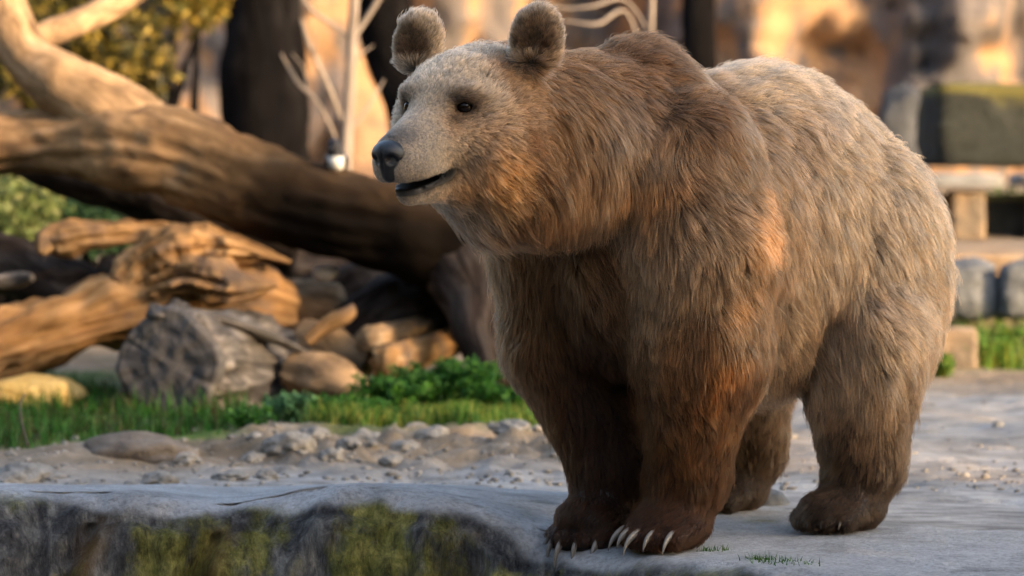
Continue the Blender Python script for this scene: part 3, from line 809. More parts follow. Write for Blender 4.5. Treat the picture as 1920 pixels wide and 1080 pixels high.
# small tufts on the ledge
for i, (px, py, r_, n_b, lab) in enumerate([(1335, 1037, .022, 50, 'tiny grass tuft just behind the nearest front paw'), (1425, 1054, .02, 70, 'small grass tuft growing in a crack of the ledge'), (1475, 1062, .035, 110, 'larger low grass tuft growing in the ledge crack')]):
    d_ = 6400.0 / (py - 230) + CAMY
    c_ = at(px, py, d_)
    g = np.random.default_rng(120 + i)
    b = np.stack([c_.x + g.normal(0, r_, n_b), c_.y + g.normal(0, r_ * .6, n_b), np.full(n_b, .0)], -1)
    o = blades('grass_tuft', b, g.uniform(.010, .024, n_b), pick_cols(n_b, GRN[1:] + YEL[1:2], .3, i), M['leaf'], .0016, .9, 130 + i)
    tag(o, lab, 'grass tuft', 'grass tufts on the ledge')
# dry stalk
o = limb('dry_stalk', [A3(52, 838, 2.2), A3(40, 790, 2.2), A3(38, 755, 2.2), A3(48, 738, 2.25)], [.004, .004, .003, .002], M['log_grey'], n=24, seg=8, rough=.05)
tag(o, 'single thin dry stalk rising from the dark grass', 'stalk')

# ================================================================== trees behind
M['dark_trunk'] = wood_mat('shade_dark_tree_bark', [(.3, (.003, .003, .0035)), (.5, (.006, .0055, .006)), (.7, (.014, .013, .0135))], 2, 12, bd=.04, spec=0.0)  # bark colour cut to near black to stand for shade on the trunks
M['pale_bark'] = wood_mat('pale_bark', [(.3, (.12, .10, .085)), (.5, (.22, .185, .16)), (.7, (.33, .285, .25))], 4, 40)
def trunk_tree(name, lab, pts, rad, seed, mat='dark_trunk', extra=()):
    t = empty(name, A3(*pts[0])); o_ = np.array(t.location)
    tag(t, lab, 'tree')
    limb('trunk', [A3(*p) for p in pts], rad, M[mat], t, n=60, seg=28, seed=seed, rough=.12, fine=.05, origin=o_, lump=1.5)
    for j, (bp_, br_) in enumerate(extra):
        limb('branch', [A3(*p) for p in bp_], br_, M[mat], t, n=34, seg=12, seed=seed + j + 1, rough=.06, fine=.02, origin=o_)
    return t
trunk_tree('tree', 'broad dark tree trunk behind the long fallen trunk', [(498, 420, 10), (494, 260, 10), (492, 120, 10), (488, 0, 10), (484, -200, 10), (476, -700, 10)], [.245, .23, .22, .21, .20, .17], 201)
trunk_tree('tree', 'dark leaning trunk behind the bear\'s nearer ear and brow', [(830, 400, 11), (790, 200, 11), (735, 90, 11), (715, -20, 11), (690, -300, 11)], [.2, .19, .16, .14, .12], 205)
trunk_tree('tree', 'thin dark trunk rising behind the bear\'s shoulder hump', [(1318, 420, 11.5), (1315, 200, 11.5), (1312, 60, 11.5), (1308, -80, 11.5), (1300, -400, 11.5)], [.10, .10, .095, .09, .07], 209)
trunk_tree('sapling', 'pale bare sapling with thin upswept branches behind the bird', [(640, 400, 6.5), (648, 290, 6.5), (655, 180, 6.5), (660, 70, 6.5), (668, -60, 6.5), (676, -220, 6.5)], [.030, .028, .026, .023, .018, .010], 213, 'pale_bark',
           [([(645, 235, 6.5), (610, 150, 6.45), (580, 85, 6.4), (565, 35, 6.4)], [.010, .011, .009, .005]),
            ([(648, 300, 6.5), (600, 200, 6.5), (555, 150, 6.5), (527, 100, 6.5)], [.008, .009, .008, .004]),
            ([(660, 75, 6.5), (620, 45, 6.5), (580, 15, 6.5), (540, -40, 6.5)], [.011, .010, .008, .004]),
            ([(663, 70, 6.5), (690, 30, 6.5), (715, -10, 6.5), (740, -60, 6.5)], [.013, .012, .011, .008]),
            ([(652, 250, 6.5), (690, 200, 6.6), (720, 150, 6.7)], [.007, .006, .003]), ([(605, 140, 6.45), (590, 110, 6.4), (592, 60, 6.4)], [.006, .005, .002]), ([(578, 175, 6.5), (570, 130, 6.5), (548, 100, 6.5)], [.005, .004, .002]), ([(657, 140, 6.5), (675, 105, 6.55), (700, 85, 6.6)], [.006, .005, .002])])
trunk_tree('sapling', 'pale bare sapling with arching twigs above the bear\'s neck', [(1215, 420, 7), (1218, 200, 7), (1222, 0, 7), (1228, -200, 7)], [.016, .016, .014, .008], 221, 'pale_bark',
           [([(1217, 150, 7), (1175, 25, 7), (1120, 45, 6.9), (1060, 40, 6.9)], [.006, .008, .009, .006]),
            ([(1218, 60, 7), (1170, 0, 7), (1110, 12, 6.9), (1050, 15, 6.9), (985, -5, 6.9)], [.006, .007, .007, .006, .004])])
# olive bushes, top left
def bush(name, lab, c, r, n, size, base, seed, tr=3):
    root = empty(name, (c[0], c[1], 0.2))
    o_ = np.array(root.location)
    tag(root, lab, 'bush')
    g = np.random.default_rng(seed)
    q = unit(g.normal(0, 1, (n * 3, 3))) * g.random((n * 3, 1)) ** .45
    keep_ = fbm(q * 1.0, 2.6, 2, seed) > -.05
    q = q[keep_][:n]
    p = np.array(c) + q * np.array(r)
    for k in range(tr):
        e_ = np.array(c) + unit(g.normal(0, 1, 3)) * np.array(r) * .6
        limb('stem', [o_ + g.normal(0, .08, 3) * np.array([1, 1, 0]), (o_ + np.array(c)) / 2 + g.normal(0, .1, 3), e_], [.035, .025, .008], M['dark_trunk'], root, n=20, seg=8, seed=seed + k, origin=o_)
    leaves('foliage', p - o_, size, pick_cols(len(p), base, .45, seed), M['leaf'], seed, root, .42)
    return root
OLV = [(.08, .068, .012), (.13, .10, .016), (.03, .03, .008), (.018, .02, .007), (.20, .14, .022)]
bush('bush', 'olive yellow bush behind the fork of the fallen trunk', tuple(at(170, 95, 8)), (.42, .4, .36), 2800, .07, OLV, 301)
bush('bush', 'yellow green bush in the top corner above the branch', tuple(at(20, 30, 8.6)), (.5, .5, .4), 2600, .07, OLV + [(.28, .26, .05)], 302)
bush('bush', 'leafy bush hanging against the dark trunk at the top edge', tuple(at(345, -15, 8.8)), (.22, .3, .20), 2000, .06, [(.06, .066, .012), (.14, .11, .02), (.22, .15, .022)], 303)
bush('bush', 'pale green shrub low behind the dark log', tuple(at(20, 400, 6.0)), (.26, .3, .26), 1500, .05, [(.22, .24, .09), (.14, .18, .05), (.07, .10, .03)], 304)
bush('bush', 'dark green shrub in the shade beneath the trunk', tuple(at(160, 415, 6.2)), (.3, .3, .16), 1200, .05, [(.02, .05, .02), (.03, .07, .025)], 305)
bush('bush', 'green bush seen through the parapet openings', tuple(at(1890, 400, 9.0)), (.35, .25, .12), 900, .05, [(.03, .07, .02), (.06, .10, .02)], 306)

# ================================================================== the bird
def bird():
    c = A3(631, 300, 3.88)
    root = empty('bird', tuple(c - np.array([0, 0, .045])))
    tag(root, 'small black and white bird perched on the long trunk', 'bird')
    h = .0035
    ax_ = np.arange(-.09, .09, h)
    X, Y, Z = np.meshgrid(ax_, ax_, ax_, indexing='ij'); q = np.stack([X, Y, Z], -1)
    def E(cc, r):
        d = q - np.array(cc); r = np.array(r)
        k0 = np.linalg.norm(d / r, axis=-1); k1 = np.linalg.norm(d / r ** 2, axis=-1)
        return k0 * (k0 - 1) / np.maximum(k1, 1e-6)
    s_ = smin(E((0, 0, 0), (.034, .045, .040)), E((-.008, -.018, .050), (.024, .026, .026)), .03)
    s_ = smin(s_, E((.004, .04, -.012), (.018, .035, .016)), .02)
    v, f = surface_nets(s_, (-.09,) * 3, h)
    o_ = np.array(root.location)
    m = attr_mat('feathers', .6)
    b = mesh_obj('body', v + c - o_, f, m, root)
    blk, wht = np.array([.012, .012, .016]), np.array([.72, .70, .66])
    w_ = np.clip(sstep(v[:, 2], .006, .018) + sstep(v[:, 1], .012, .03), 0, 1)
    set_col(b, wht + (blk - wht) * w_[:, None])
    dk, nt, ps = mat_new('black_feathers'); ps.inputs['Base Color'].default_value = (.012, .012, .016, 1); ps.inputs['Roughness'].default_value = .45
    for sg in (-1, 1):
        iv, if_ = ico(3)
        w = iv * np.array([.010, .052, .024]) + np.array([sg * .032, .022, -.002])
        w[:, 2] -= .35 * np.maximum(w[:, 1] - .02, 0)
        mesh_obj('wing', w + c - o_, if_, dk, root)
        limb('leg', [c + np.array([sg * .012, -.005, -.034]), c + np.array([sg * .013, -.008, -.055]), c + np.array([sg * .013, -.012, -.070])], [.003, .0022, .002], dk, root, n=8, seg=6, rough=0, fine=0, origin=o_)
    limb('tail', [c + np.array([.004, .06, -.015]), c + np.array([.006, .10, -.035]), c + np.array([.008, .15, -.06])], [.012, .013, .012], dk, root, n=14, seg=10, rough=0, fine=0, flat=.35, origin=o_)
    limb('beak', [c + np.array([-.012, -.036, .045]), c + np.array([-.016, -.050, .041]), c + np.array([-.02, -.060, .037])], [.0065, .004, .0008], dk, root, n=8, seg=8, rough=0, fine=0, origin=o_)
bird()

# ================================================================== added unseen things that shade the place, off to the right of the camera
SU = np.array([math.cos(SUN_AZ), math.sin(SUN_AZ), 0.0])              # across the sun's rays
SVV = np.array([math.sin(SUN_AZ), -math.cos(SUN_AZ), 0.0])            # towards the sun
def outcrop():  # added rock, out of view; keeps direct sun off the bear
    U = np.linspace(-14, SH_U, 90); Wd = np.linspace(0, np.pi, 40)
    UU, WW = np.meshgrid(U, Wd, indexing='xy')
    hgt = 5.6 * (1 - sstep(UU, SH_U - .9, SH_U) * .25) * (1 - .66 * sstep(UU, -1.5, -1.1) * (1 - sstep(UU, 1.0, 1.3)))
    v_ = 9.0 + 2.2 * np.cos(WW)
    z = -.5 + hgt * np.sin(WW) ** .6
    p = S_OR + SU * UU[..., None] + SVV * v_[..., None] + UP3 * z[..., None]
    n = fbm(p, .9, 4, 90)
    p = p + (SU * .25 + SVV * .5)[None, None] * n[..., None]
    o = grid_mesh('added_sun_blocker', p, M['grey_stone'])
    tag(o, 'added unseen rock mass that keeps the sun off the bear', kind='structure')
SH_U = 1.9
S_OR = np.zeros(3); UP3 = np.array([0, 0, 1.0])
outcrop()

def added_shade_tree(u, v, zc, r, n, seed, lab):  # added tree, out of view; breaks up the sun on the wood pile
    c = SU * u + SVV * v
    root = empty('added_shade_tree', (c[0], c[1], -.1)); o_ = np.array(root.location)
    tag(root, lab, 'tree', 'added trees outside the picture')
    g = np.random.default_rng(seed)
    top = o_ + UP3 * (zc + .1)
    limb('trunk', [o_, o_ + UP3 * zc * .4 + SU * .1, top + UP3 * r[2] * .4], [.16, .13, .05], M['dark_trunk'], root, n=30, seg=14, seed=seed, origin=o_)
    q = unit(g.normal(0, 1, (n * 3, 3))) * g.random((n * 3, 1)) ** .4
    q = q[fbm(q, 3.2, 2, seed) > -.02][:n]
    for k in range(7):
        e_ = top + (SU * g.uniform(-.7, .7) * r[0] + SVV * g.uniform(-.7, .7) * r[1] + UP3 * g.uniform(-.5, .5) * r[2])
        limb('branch', [o_ + UP3 * zc * .7, (o_ + UP3 * zc + e_) / 2, e_], [.05, .035, .01], M['dark_trunk'], root, n=16, seg=8, seed=seed + k, origin=o_)
    p = top + SU * (q[:, :1] * r[0]) + SVV * (q[:, 1:2] * r[1]) + UP3 * (q[:, 2:] * r[2])
    leaves('foliage', p - o_, .13, pick_cols(len(p), GRN, .4, seed), M['leaf'], seed, root, .55)
added_shade_tree(3.1, 9.5, 3.6, (1.5, 1.3, 1.5), 2300, 401, 'added unseen leafy tree that dapples the wood pile')

def sky_blocker_bank():  # added out of view to cut low sky light and deepen contrast
    """added unseen bank cutting low sky light round the visitors' side, behind and left of the camera"""
    ctl = np.array([(-11, 9), (-10.5, 3), (-10, -4), (-9, -10), (-5, -14), (0, -15), (4, -14.5)], float)
    pth = catmull([(a, b, 0) for a, b in ctl], 90)[:, :2]
    tang = unit(np.gradient(pth, axis=0)); out_ = np.stack([tang[:, 1], -tang[:, 0]], -1)
    out_ = np.where((out_ * pth).sum(1, keepdims=True) < 0, -out_, out_)
    t = np.linspace(0, 1, 40)
    V = np.zeros((90, 40, 3))
    for j, u in enumerate(t):
        V[:, j, :2] = pth + out_ * (2.2 * u)
        V[:, j, 2] = -1.8 + 10.5 * u
    d = fbm(V, .5, 4, 95)
    V[..., :2] += out_[:, None] * (1.2 * d)[..., None]
    V[..., 2] += .9 * fbm(V, .35, 3, 97)
    o = grid_mesh('added_sky_blocker', V, rock_mat('sky_blocker_earth', [(.3, (.02, .02, .012)), (.55, (.05, .055, .03)), (.75, (.10, .09, .06))], 2))
    tag(o, 'steep planted earth bank on the visitors\' side', kind='structure')
sky_blocker_bank()
# ================================================================== the bear
B_ANG = R(42)
S0 = np.array([0.30, 0.12, 0.0])
BF = np.array([-math.sin(B_ANG), -math.cos(B_ANG), 0.0])      # forward
BL = np.array([math.cos(B_ANG), -math.sin(B_ANG), 0.0])       # its left
UP = np.array([0, 0, 1.0])
H_ANG = R(33)
H0 = np.array([-0.083, -0.25, 0.0])
HF = np.array([-math.sin(H_ANG), -math.cos(H_ANG), 0.0])
HL = np.array([math.cos(H_ANG), -math.sin(H_ANG), 0.0])
def bb(f, l, z): return S0 + BF * f + BL * l + UP * z
def hh(a, b, z): return H0 + HF * a + HL * b + UP * z

# primitives: dict(kind, geometry, k = blend, g = group, flow, len, col)
PR = []
def ell(c, r, ax=None, k=0.06, g='trunk', tilt=0.0, **kw):
    """ellipsoid; ax = (forward, left) axes in plan, tilt raises its front (radians)"""
    f, l = ax if ax else (BF, BL)
    ff = f * math.cos(tilt) + UP * math.sin(tilt)
    uu = UP * math.cos(tilt) - f * math.sin(tilt)
    PR.append(dict(t='e', c=np.array(c), r=np.array(r, float), M=np.stack([ff, l, uu]), k=k, g=g, **kw))
def cone(a, b, ra, rb, k=0.06, g='trunk', **kw):
    PR.append(dict(t='c', a=np.array(a), b=np.array(b), ra=ra, rb=rb, k=k, g=g, **kw))
HX = (HF, HL)
# trunk
ell(bb(-.15, 0, .74), (.34, .265, .345), k=.1)
ell(bb(-.46, 0, .735), (.42, .290, .405), k=.09)
ell(bb(-.69, 0, .70), (.25, .255, .33), k=.1)
ell(bb(-.005, 0, 1.00), (.17, .125, .195), k=.06)              # hump
ell(bb(.02, 0, .64), (.16, .17, .24), k=.06)                 # chest
cone(bb(.05, 0, .92), hh(-.10, 0, 1.00), .235, .165, k=.07)  # neck
ell(bb(.33, -.01, .86), (.16, .14, .12), k=.06)              # throat
ell(hh(.03, 0, .90), (.12, .085, .075), (HF, HL), k=.05)
ell(hh(-.08, .03, .855), (.15, .135, .105), (HF, HL), k=.05)
# head
ell(hh(-.01, 0, 1.055), (.165, .145, .108), HX, k=.05)
ell(hh(.09, .006, 1.045), (.10, .104, .085), HX, k=.05)
for s in (-1, 1):
    ell(hh(.02, s * .092, .965), (.125, .080, .115), HX, k=.05)
    ell(hh(.138, .070 if s > 0 else -.058, 1.068), (.046, .042, .026), HX, k=.022)      # brow
cone(hh(.12, 0, .985), hh(.300, 0, .925), .088, .057, k=.045)           # muzzle
for s in (-1, 1):
    ell(hh(.255, s * .026, .897), (.085, .036, .040), HX, k=.025)      # lips
MUZ = len(PR)
# legs
TOES = []
for s, g in ((1, 'fl'), (-1, 'fr')):
    if s > 0:
        sh, el, wr, pw = (.02, .215), (.01, .195), (.01, .16), (.095, .16)
    else:
        sh, el, wr, pw = (.02, -.232), (.0, -.222), (.01, -.075), (.105, -.06)
    ell(bb(sh[0], sh[1], .80), (.175, .122, .26), k=.08, g=g)
    cone(bb(sh[0] - .01, sh[1], .70), bb(el[0], el[1], .47), .165, .145, k=.07, g=g)
    cone(bb(el[0], el[1], .47), bb(wr[0], wr[1], .17), .143, .088, k=.05, g=g)
    cone(bb(wr[0], wr[1], .17), bb(wr[0] + .03, wr[1], .075), .086, .072, k=.04, g=g)
    ell(bb(pw[0] - .01, pw[1], .058), (.09, .086, .055), k=.04, g=g)
    for t in range(5):
        u = t - 2
        tp = bb(pw[0] + .085 - .010 * u * u, pw[1] + u * .036, .036 if s > 0 else .012)
        cone(tp - BF * .05 + UP * .02, tp, .026, .0235, k=.012, g=g)
        TOES.append((g, tp, u))
for s, g, df in ((1, 'hl', .02), (-1, 'hr', -.13)):
    ell(bb(-.71 + df * .35, s * .205, .62), (.21, .135, .31), k=.09, g=g)
    cone(bb(-.60 + df * .6, s * .225, .46), bb(-.60 + df, s * .24, .16), .165, .092, k=.06, g=g)
    cone(bb(-.60 + df, s * .24, .16), bb(-.56 + df, s * .24, .075), .088, .075, k=.04, g=g)
    ell(bb(-.505 + df, s * .24, .055), (.12, .084, .052), k=.04, g=g)
    for t in range(5):
        u = t - 2
        tp = bb(-.395 + df - .009 * u * u, s * .24 + u * .034, .033)
        cone(tp - BF * .05 + UP * .018, tp, .024, .022, k=.012, g=g)
        TOES.append((g, tp, u))

def sd_prim(p, q):
    if p['t'] == 'e':
        d = (q - p['c']) @ p['M'].T
        k0 = np.linalg.norm(d / p['r'], axis=-1)
        k1 = np.linalg.norm(d / p['r'] ** 2, axis=-1)
        return k0 * (k0 - 1) / np.maximum(k1, 1e-6)
    ab = p['b'] - p['a']
    t = np.clip((q - p['a']) @ ab / (ab @ ab), 0, 1)
    return np.linalg.norm(q - (p['a'] + t[..., None] * ab), axis=-1) - (p['ra'] + (p['rb'] - p['ra']) * t)

def smin(a, b, k):
    h = np.maximum(k - np.abs(a - b), 0) / k
    return np.minimum(a, b) - h * h * k * 0.25

def unit_(v): return v / np.linalg.norm(v)
EARS = []
for s in (-1, 1):
    EARS.append((s, hh(-.015, .156 if s > 0 else -.170, 1.188 if s > 0 else 1.180)))

def sd_body(q):
    out = {}
    for p in PR:
        d = sd_prim(p, q)
        g = p['g']
        out[g] = d if g not in out else smin(out[g], d, p['k'])
    tr = out.pop('trunk')
    # lower jaw, held a little open
    jaw = sd_prim(dict(t='c', a=hh(.08, 0, .90), b=hh(.262, 0, .845), ra=.062, rb=.027), q)
    slot = sd_prim(dict(t='e', c=hh(.285, 0, .867), r=np.array([.118, .07, .0125]),
                        M=np.stack([HF * math.cos(-.24) + UP * math.sin(-.24), HL, UP * math.cos(.24) + HF * math.sin(.24)])), q)
    tr = smin(tr, jaw, .03)
    tr = np.maximum(tr, -slot)
    # eye sockets
    for s in (-1, 1):
        ef = unit_(HF * .80 + HL * s * .6); el_ = np.array([-ef[1], ef[0], 0.0])
        so = sd_prim(dict(t='e', c=hh(.176, .083 if s > 0 else -.076, 1.034), r=np.array([.026, .026, .0155]), M=np.stack([ef, el_, UP])), q)
        tr = -smin(-tr, so, .014)
    # ears: cupped discs facing forward and a little out
    for s, c in EARS:
        f = HF * .97 + HL * s * (.22 if s > 0 else -.05); f = f / np.linalg.norm(f)
        l = np.array([-f[1], f[0], 0])
        ro = .28 if s < 0 else .10
        u_ = UP * math.cos(ro) + l * math.sin(ro); l = l * math.cos(ro) - UP * math.sin(ro)
        M = np.stack([f, l, u_])
        e = sd_prim(dict(t='e', c=c, r=np.array([.030, .053, .070]), M=M), q)
        hol = sd_prim(dict(t='e', c=c + f * .036 + UP * .002, r=np.array([.022, .032, .046]), M=M), q)
        e = -smin(-e, hol, .012)
        base = sd_prim(dict(t='c', a=c - UP * .03, b=hh(-.03, s * .09, 1.09), ra=.045, rb=.055), q)
        e = smin(e, base, .03) if False else np.minimum(e, 9)
        tr = smin(tr, e, .05)
    res = tr
    for g, d in out.items():
        res = np.minimum(res, smin(tr, d, .055))
    for f_, s in ((-.44, 1), (-.50, -1)):          # the fold in front of each thigh
        cl = sd_prim(dict(t='e', c=bb(f_, s * .29, .40), r=np.array([.045, .12, .17]), M=np.stack([BF, BL, UP])), q)
        res = -smin(-res, cl, .04)
    return res

HV = 0.009
lo = np.array([-.48, -.75, -.03]); hi = np.array([1.40, 1.35, 1.32])
nn = np.ceil((hi - lo) / HV).astype(int)
gx = [lo[i] + HV * np.arange(nn[i]) for i in range(3)]
# coarse pass finds where the surface is; only those blocks are worked out finely
SDF = np.empty(tuple(nn), dtype=np.float32)
BK = 12
for i0 in range(0, nn[0], BK):
    for j0 in range(0, nn[1], BK):
        X, Y, Z = np.meshgrid(gx[0][i0:i0 + BK], gx[1][j0:j0 + BK], gx[2], indexing='ij')
        cx, cy = X.mean(), Y.mean()
        zc = gx[2][::6]
        far = sd_body(np.stack([np.full_like(zc, cx), np.full_like(zc, cy), zc], -1))
        if far.min() > HV * BK * 0.9 + 0.03:
            SDF[i0:i0 + BK, j0:j0 + BK] = 1.0
        else:
            SDF[i0:i0 + BK, j0:j0 + BK] = sd_body(np.stack([X, Y, Z], -1))
bv, bf_ = surface_nets(SDF, lo, HV)
# relax the stair steps slightly, then measure normals from the distance field
def sd_grad(q, e=0.004):
    g = np.stack([sd_body(q + np.eye(3)[i] * e) - sd_body(q - np.eye(3)[i] * e) for i in range(3)], -1)
    return g / np.maximum(np.linalg.norm(g, axis=-1, keepdims=True), 1e-9)
def mat_new(name):
    m = bpy.data.materials.new(name); m.use_nodes = True
    nt = m.node_tree
    return m, nt, nt.nodes['Principled BSDF']

def sstep(x, a, b):
    t = np.clip((x - a) / (b - a), 0, 1)
    return t * t * (3 - 2 * t)
def unit(v): return v / np.maximum(np.linalg.norm(v, axis=-1, keepdims=True), 1e-9)
def bcoord(p):
    d = p - S0
    return d @ BF, d @ BL, p[..., 2]
def hcoord(p):
    d = p - H0
    return d @ HF, d @ HL, p[..., 2]
def blob(p, c, r):
    return np.exp(-(np.linalg.norm(p - np.asarray(c), axis=-1) / r) ** 2)
def mix(a, b, w): return a + (b - a) * w[..., None]
C = lambda r, g, b: np.array([r, g, b], float)
EYE = {1: hh(.154, .072, 1.034), -1: hh(.160, -.066, 1.034)}
NOSE = hh(.335, 0, .925)

def regions(p):
    f, l, z = bcoord(p); a, b, _ = hcoord(p)
    head = sstep(a, -.10, .04) * sstep(z, .74, .84)
    face = sstep(a, .09, .20) * sstep(z, .74, .84)
    muz = sstep(a, .17, .26) * sstep(z, .74, .82)
    ear = np.maximum(*[np.clip(1.6 - np.linalg.norm((p - c) * np.array([1, 1, .85]), axis=-1) / .062, 0, 1) for s, c in EARS])
    ear = ear * sstep(z, 1.125, 1.15)
    legf = (1 - sstep(z, .30, .62)) * sstep(f, -.28, -.16)
    legh = (1 - sstep(z, .22, .52)) * (1 - sstep(f, -.40, -.30))
    foot = 1 - sstep(z, .07, .14)
    return f, l, z, a, b, head, face, muz, ear, legf, legh, foot

def fur_len(p, R_):
    f, l, z, a, b, head, face, muz, ear, legf, legh, foot = R_
    L = .058 + 0 * f
    L = L + .014 * blob(p, bb(-.02, 0, 1.18), .16)
    L = L + .035 * np.exp(-((z - .38) / .10) ** 2) * sstep(f, -.6, -.45) * (1 - sstep(f, -.12, .0))
    L = L * (1 - .35 * legf) * (1 - .25 * legh)
    L = L + .022 * sstep(f, .16, .30) * (1 - sstep(z, .80, .95)) * (1 - face)      # ruff under the throat
    L = L + (.030 - L) * head * .85 * sstep(z, .86, .96)
    L = L + (.042 - L) * head * .6 * (1 - sstep(z, .88, .96)) * (1 - face)
    L = L + (.013 - L) * face
    L = L + (.0055 - L) * muz
    L = L + (.027 - L) * ear
    lo_ = 1 - sstep(z, .10, .26)
    L = L + (.030 - L) * lo_ * .8
    L = L + (.020 - L) * foot
    for s in (-1, 1):
        L = L + (.005 - L) * blob(p, EYE[s], .026)
    return L

def fur_flow(p, n, R_):
    f, l, z, a, b, head, face, muz, ear, legf, legh, foot = R_
    back = -BF * 1.0
    v = back * .55 - UP * 1.0 + 0 * p
    top = sstep(n[..., 2], .45, .9)
    v = mix(v, back[None] * 1.0 - UP * .1 + 0 * p, top)
    rump = 1 - sstep(f, -.95, -.6)
    v = mix(v, -UP + back * .15 + 0 * p, rump * .8)
    lg = np.maximum(legf, legh)
    v = mix(v, -UP + back * .22 + 0 * p, lg)
    v = mix(v, BF * 1.0 - UP * .35 + 0 * p, foot * sstep(n[..., 2], -.2, .5))
    thr = sstep(f, .15, .32) * (1 - sstep(z, .82, 1.0))
    v = mix(v, -UP * 1.0 - HF * .35 + 0 * p, thr * (1 - head))
    hd = unit(p - hh(.33, 0, .96))
    hd = hd - UP[None] * (.55 * (1 - sstep(z, .9, 1.05)))[..., None]
    v = mix(v, unit(hd), head)
    for s, c in EARS:
        e = np.clip(1.5 - np.linalg.norm(p - c, axis=-1) / .065, 0, 1)
        v = mix(v, unit(p - (c - UP * .05)) + 0.0, e)
    return v

TAN, BRN, DRK, GLD, GRY, BLK = C(.34, .220, .130), C(.155, .082, .040), C(.050, .026, .015), C(.36, .185, .070), C(.36, .285, .205), C(.012, .010, .010)
FUR_GAIN = np.array([.82, .69, .545])
def fur_col(p, n, R_):
    f, l, z, a, b, head, face, muz, ear, legf, legh, foot = R_
    nz = fbm(p, 5.0, 3, 1.0)
    n2 = fbm(p, 4.0, 2, 5.0)
    n3 = fbm(p * np.array([1, 1, .45]), 11.0, 3, 6.0)
    c = C(.43, .345, .255) + 0 * p                                   # tan flank
    front = sstep(f + .10 * nz + (z - .7) * .12, -.33, -.06)
    c = mix(c, C(.200, .118, .062), front * .95)                     # redder forequarters
    c = mix(c, C(.54, .475, .39), (1 - sstep(f, -.80, -.38)) * sstep(z, .55, .9) * .65)   # pale rump
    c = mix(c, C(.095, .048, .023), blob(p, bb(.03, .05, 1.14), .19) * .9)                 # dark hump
    c = mix(c, C(.125, .065, .032), sstep(n3, .08, .42) * (.10 + .50 * front) * (1 - face))
    c = mix(c, C(.43, .33, .235), sstep(n2, .05, .40) * .55 * (1 - head) * (1 - legf))
    # light band behind the shoulder, shade of folds above it painted dark
    c = mix(c, C(.40, .30, .215), np.exp(-((f + .24 + .3 * (z - .7)) / .055) ** 2) * sstep(z, .35, .6) * (1 - sstep(z, .95, 1.1)) * .7)
    c = mix(c, C(.14, .08, .045), np.exp(-((f + .34 - .25 * (z - .7)) / .05) ** 2) * sstep(n3, -.1, .3) * .35)
    c = mix(c, C(.64, .58, .50), (1 - sstep(f, -1.0, -.72)) * sstep(z, .3, .6) * .75)  # pale rear edge: rim light of the sky painted into the coat
    c = mix(c, C(.55, .48, .39), sstep(n[..., 2], .5, .9) * (1 - sstep(f, -.3, -.18)) * sstep(z, .9, 1.0) * .6)  # sky light painted pale on the upward fur of the back
    # golden shoulder and throat with sun patches painted in, grey collar behind the ear
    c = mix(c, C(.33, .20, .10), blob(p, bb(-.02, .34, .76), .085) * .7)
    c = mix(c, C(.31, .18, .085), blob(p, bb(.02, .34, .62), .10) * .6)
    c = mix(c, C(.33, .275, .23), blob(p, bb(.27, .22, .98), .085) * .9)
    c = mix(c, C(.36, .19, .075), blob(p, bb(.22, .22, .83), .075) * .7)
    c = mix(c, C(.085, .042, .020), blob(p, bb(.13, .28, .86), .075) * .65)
    # legs darken to the paws
    c = mix(c, C(.180, .088, .038), legf * .8)
    c = mix(c, C(.36, .165, .055), legf * sstep(n3, .05, .35) * .5)
    c = mix(c, C(.22, .125, .066), legh * .65)
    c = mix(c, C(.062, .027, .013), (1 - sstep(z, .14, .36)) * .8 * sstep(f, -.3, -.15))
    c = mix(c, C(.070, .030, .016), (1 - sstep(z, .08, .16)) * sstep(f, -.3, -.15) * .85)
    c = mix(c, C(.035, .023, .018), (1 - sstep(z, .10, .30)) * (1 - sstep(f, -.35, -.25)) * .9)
    c = mix(c, C(.040, .020, .011), np.exp(-((l + .04) / .15) ** 2) * (1 - sstep(z, .50, .80)) * .95 * sstep(f, -.3, -.1))      # shade of chest and inner sides painted into the coat
    c = mix(c, C(.33, .25, .175), np.exp(-((l + .33) / .06) ** 2) * sstep(z, .3, .5) * (1 - sstep(z, .7, .8)) * front * .8)     # rim light painted on the outer edge of the far arm
    # head: golden cheek and jaw fur and muzzle side also carry painted sunlight
    hc = C(.47, .42, .36) + 0 * p
    hc = mix(hc, C(.215, .118, .055), sstep(b, .035, .11) * (1 - sstep(a, .06, .13)) * .8)
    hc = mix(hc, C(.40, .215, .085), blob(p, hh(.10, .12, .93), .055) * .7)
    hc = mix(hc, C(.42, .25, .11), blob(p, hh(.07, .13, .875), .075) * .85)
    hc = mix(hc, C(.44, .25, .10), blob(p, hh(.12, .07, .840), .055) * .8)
    hc = mix(hc, C(.12, .052, .022), blob(p, hh(.035, .165, .955), .034) * .75)  # shade of the cheek creases, painted dark
    hc = mix(hc, C(.09, .040, .018), blob(p, hh(.00, .165, .885), .035) * .8)
    hc = mix(hc, C(.085, .042, .02), blob(p, hh(-.06, .17, .86), .06) * .7)
    hc = mix(hc, C(.20, .135, .085), blob(p, hh(.02, .11, 1.09), .06) * .8)
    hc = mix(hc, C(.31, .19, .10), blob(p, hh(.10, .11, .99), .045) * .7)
    hc = mix(hc, C(.64, .60, .54), blob(p, hh(.15, -.01, 1.07), .06) * .85)
    hc = mix(hc, C(.60, .56, .50), blob(p, hh(.10, -.06, 1.12), .07) * .8)
    hc = mix(hc, C(.43, .29, .18), blob(p, hh(.205, .06, .985), .032) * .8)
    hc = mix(hc, C(.36, .335, .31), muz * .75)
    hc = mix(hc, C(.11, .105, .11), blob(p, hh(.325, 0, .975), .045) * .85)
    hc = mix(hc, C(.15, .135, .125), blob(p, hh(.30, .05, .90), .035) * .6)
